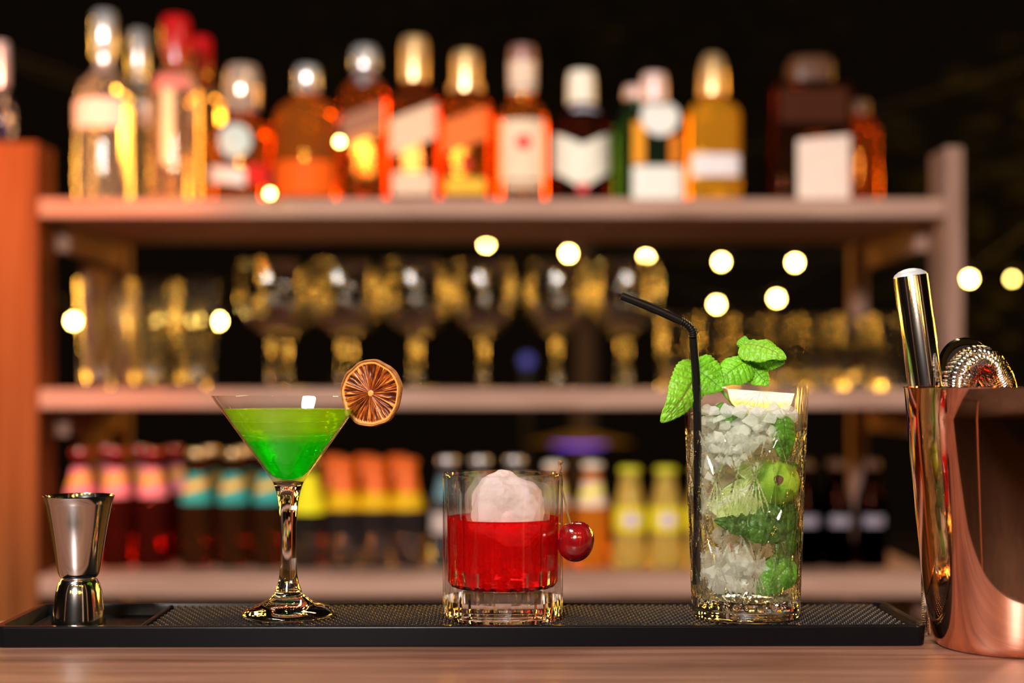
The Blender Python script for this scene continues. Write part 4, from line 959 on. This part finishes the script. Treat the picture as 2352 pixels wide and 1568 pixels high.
part('tube', hollow([q-b0 for q in spline([px(1562,736,.871), px(1500,708,.870), px(1427,679,.869)], 8)], rs), M['straw'], sw, angle=50)

# ================================================================== copper tin and bar tools
DC = .865; SCu = DC/F; tcx = (2325-1176)*SCu
ct = thing('copper_tin', 'tall polished copper mixing tin holding bar tools at the right edge', 'tin', (tcx, DC, -.013))
def cz(y): return HC-(y-890)*SCu+.013
co = [(158,1483),(168,1480),(174,1472),(179,1458),(184,1430),(192,1380),(203,1300),(213,1200),(221,1110),(228,1040),(234,960),(239.5,892)]
co = [(r*SCu, max(0, cz(y))) for r, y in co]
ci = [(r-.0012, z+.001) for r, z in co[3:]]
v_ = [(0,.0008),(co[0][0]*.9,.0006)]+co+[(co[-1][0]+.0004,co[-1][1]+.0006),(co[-1][0]+.0002,co[-1][1]+.0012),(co[-1][0]-.0006,co[-1][1]+.0012)]+ci[::-1][1:]+[(0,.004)]
part('tin_body', lathe(v_, 160), M['copper'], ct, angle=50)
md_ = thing('muddler', 'brushed steel cylinder muddler leaning in the copper tin', 'bar tool', px(2126, 888, DC))
mb0 = px(2126, 888, DC)
ax = (px(2091,634,DC)-px(2126,888,DC)).normalized(); q = ax.to_track_quat('Z', 'Y').to_euler()
hlen = (px(2091,634,DC)-px(2126,888,DC)).length; rm = 39*SCu
part('shaft', lathe([(0,-.085),(rm*.95,-.085),(rm,-.083),(rm,hlen-.0005),(rm*.985,hlen)], 64), pbr('brushed_steel', (.70,.66,.62), .13, 1), md_, rot=q, angle=50)
part('end_cap', lathe([(rm*.985,hlen),(rm*.9,hlen+.0016),(rm*.65,hlen+.0034),(rm*.3,hlen+.0045),(0,hlen+.0048)], 64), pbr('satin_cap', (.80,.80,.80), .35, .6), md_, rot=q)
# hawthorne strainer
s0 = px(2245, 860, .855)
hs = thing('cocktail_strainer', 'steel strainer with arched coil spring lying in the copper tin', 'bar tool', s0)
arch = spline([px(2203,930,.850), px(2203,888,.850), px(2211,856,.850), px(2236,832,.852), px(2264,836,.856), px(2284,860,.862), px(2296,888,.868), px(2300,930,.870)], 60)
turns = 44; n = turns*18; v = []
cum = [0]
for a, b in zip(arch[:-1], arch[1:]): cum.append(cum[-1]+(b-a).length)
pts = []; Rc = 36*.855/F
for k in range(n+1):
    L_ = cum[-1]*k/n; i = next((i for i in range(len(cum)-1) if cum[i+1] >= L_), len(cum)-2)
    t = (L_-cum[i])/max(1e-9, cum[i+1]-cum[i]); c = arch[i].lerp(arch[i+1], t); T = (arch[i+1]-arch[i]).normalized()
    Nn = Vector((0,1,0)); Nn = (Nn-T*Nn.dot(T)).normalized(); Bn = T.cross(Nn); a = 2*PI*turns*k/n
    pts.append(c+Nn*Rc*math.cos(a)+Bn*Rc*math.sin(a)-s0)
part('coil_spring', tube(pts, .00068, 7), M['chrome'], hs, angle=None)
def ringplate(c, ro_, ri_, th, tilt):
    v, f = lathe([(ri_,-th/2),(ro_,-th/2),(ro_+th*.3,0),(ro_,th/2),(ri_,th/2),(ri_-th*.3,0),(ri_,-th/2)], 72); R_ = Matrix.Translation(c) @ tilt
    return [R_ @ Vector(p) for p in v], f
part('opening_fill', lathe([(0,-.001),(50*.895/F,-.001),(50*.895/F,.001),(0,.001)], 48), M['straw'], hs, loc=px(2219,842,.895)-s0, rot=(rad(83), rad(8), 0))  # black disc stands for the dark opening inside the ring
part('handle_ring', ringplate(px(2219,842,.895)-s0, 63*.895/F, 52*.895/F, .0045, Matrix.Rotation(rad(83), 4, 'X') @ Matrix.Rotation(rad(8), 4, 'Y')), pbr('black_chrome', (.25,.23,.22), .12, 1), hs)
ear = spline([px(2141,842,.846), px(2146,862,.846), px(2158,876,.847), px(2178,884,.848), px(2200,880,.849)], 8)
v = []; f = []
for i, p in enumerate(ear):
    u = i/(len(ear)-1); hh = .0045+.010*u
    v += [p-s0+Vector((0,-.0006,-hh*.2)), p-s0+Vector((0,.0006,-hh*.2)), p-s0+Vector((0,.0006,-hh-.006)), p-s0+Vector((0,-.0006,-hh-.006))]
for i in range(len(ear)-1):
    for k in range(4): f.append((i*4+k, i*4+(k+1) % 4, (i+1)*4+(k+1) % 4, (i+1)*4+k))
f += [(0,1,2,3), tuple(len(v)-4+k for k in (3,2,1,0))]
part('ear', (v, f), M['chrome'], hs)
rg_ = MB()
for k in range(9): rg_.add(tube([px(2139,842+k*5,.846)-s0, px(2144,842+k*5,.846)-s0], .0005, 6))
rgo = part('ridges', rg_.vf(), M['copper'], hs)
# knurled steel blade standing behind the tin
kb = thing('steel_tongs', 'thin ridged steel tong leg standing on the counter behind the copper tin', 'bar tool', px(2124, 1450, .90))
k0 = px(2124, 1450, .90); k0 = Vector((k0.x, .90, -.013)); kb.location = k0
mb_ = MB(); mb_.add(tube([Vector((.0012,0,.0006)), Vector((-.0002,0,.03)), Vector((.002,.0,.12))], .0022, 8))
part('leg', mb_.vf(), M['steel'], kb)
mb_ = MB()
for k in range(20): mb_.add(tube([Vector((-.0024+.0,-.0012,.001+k*.0014)), Vector((.0022,-.0018,.001+k*.0014))], .00045, 6))
part('ridges', mb_.vf(), M['steel'], kb)
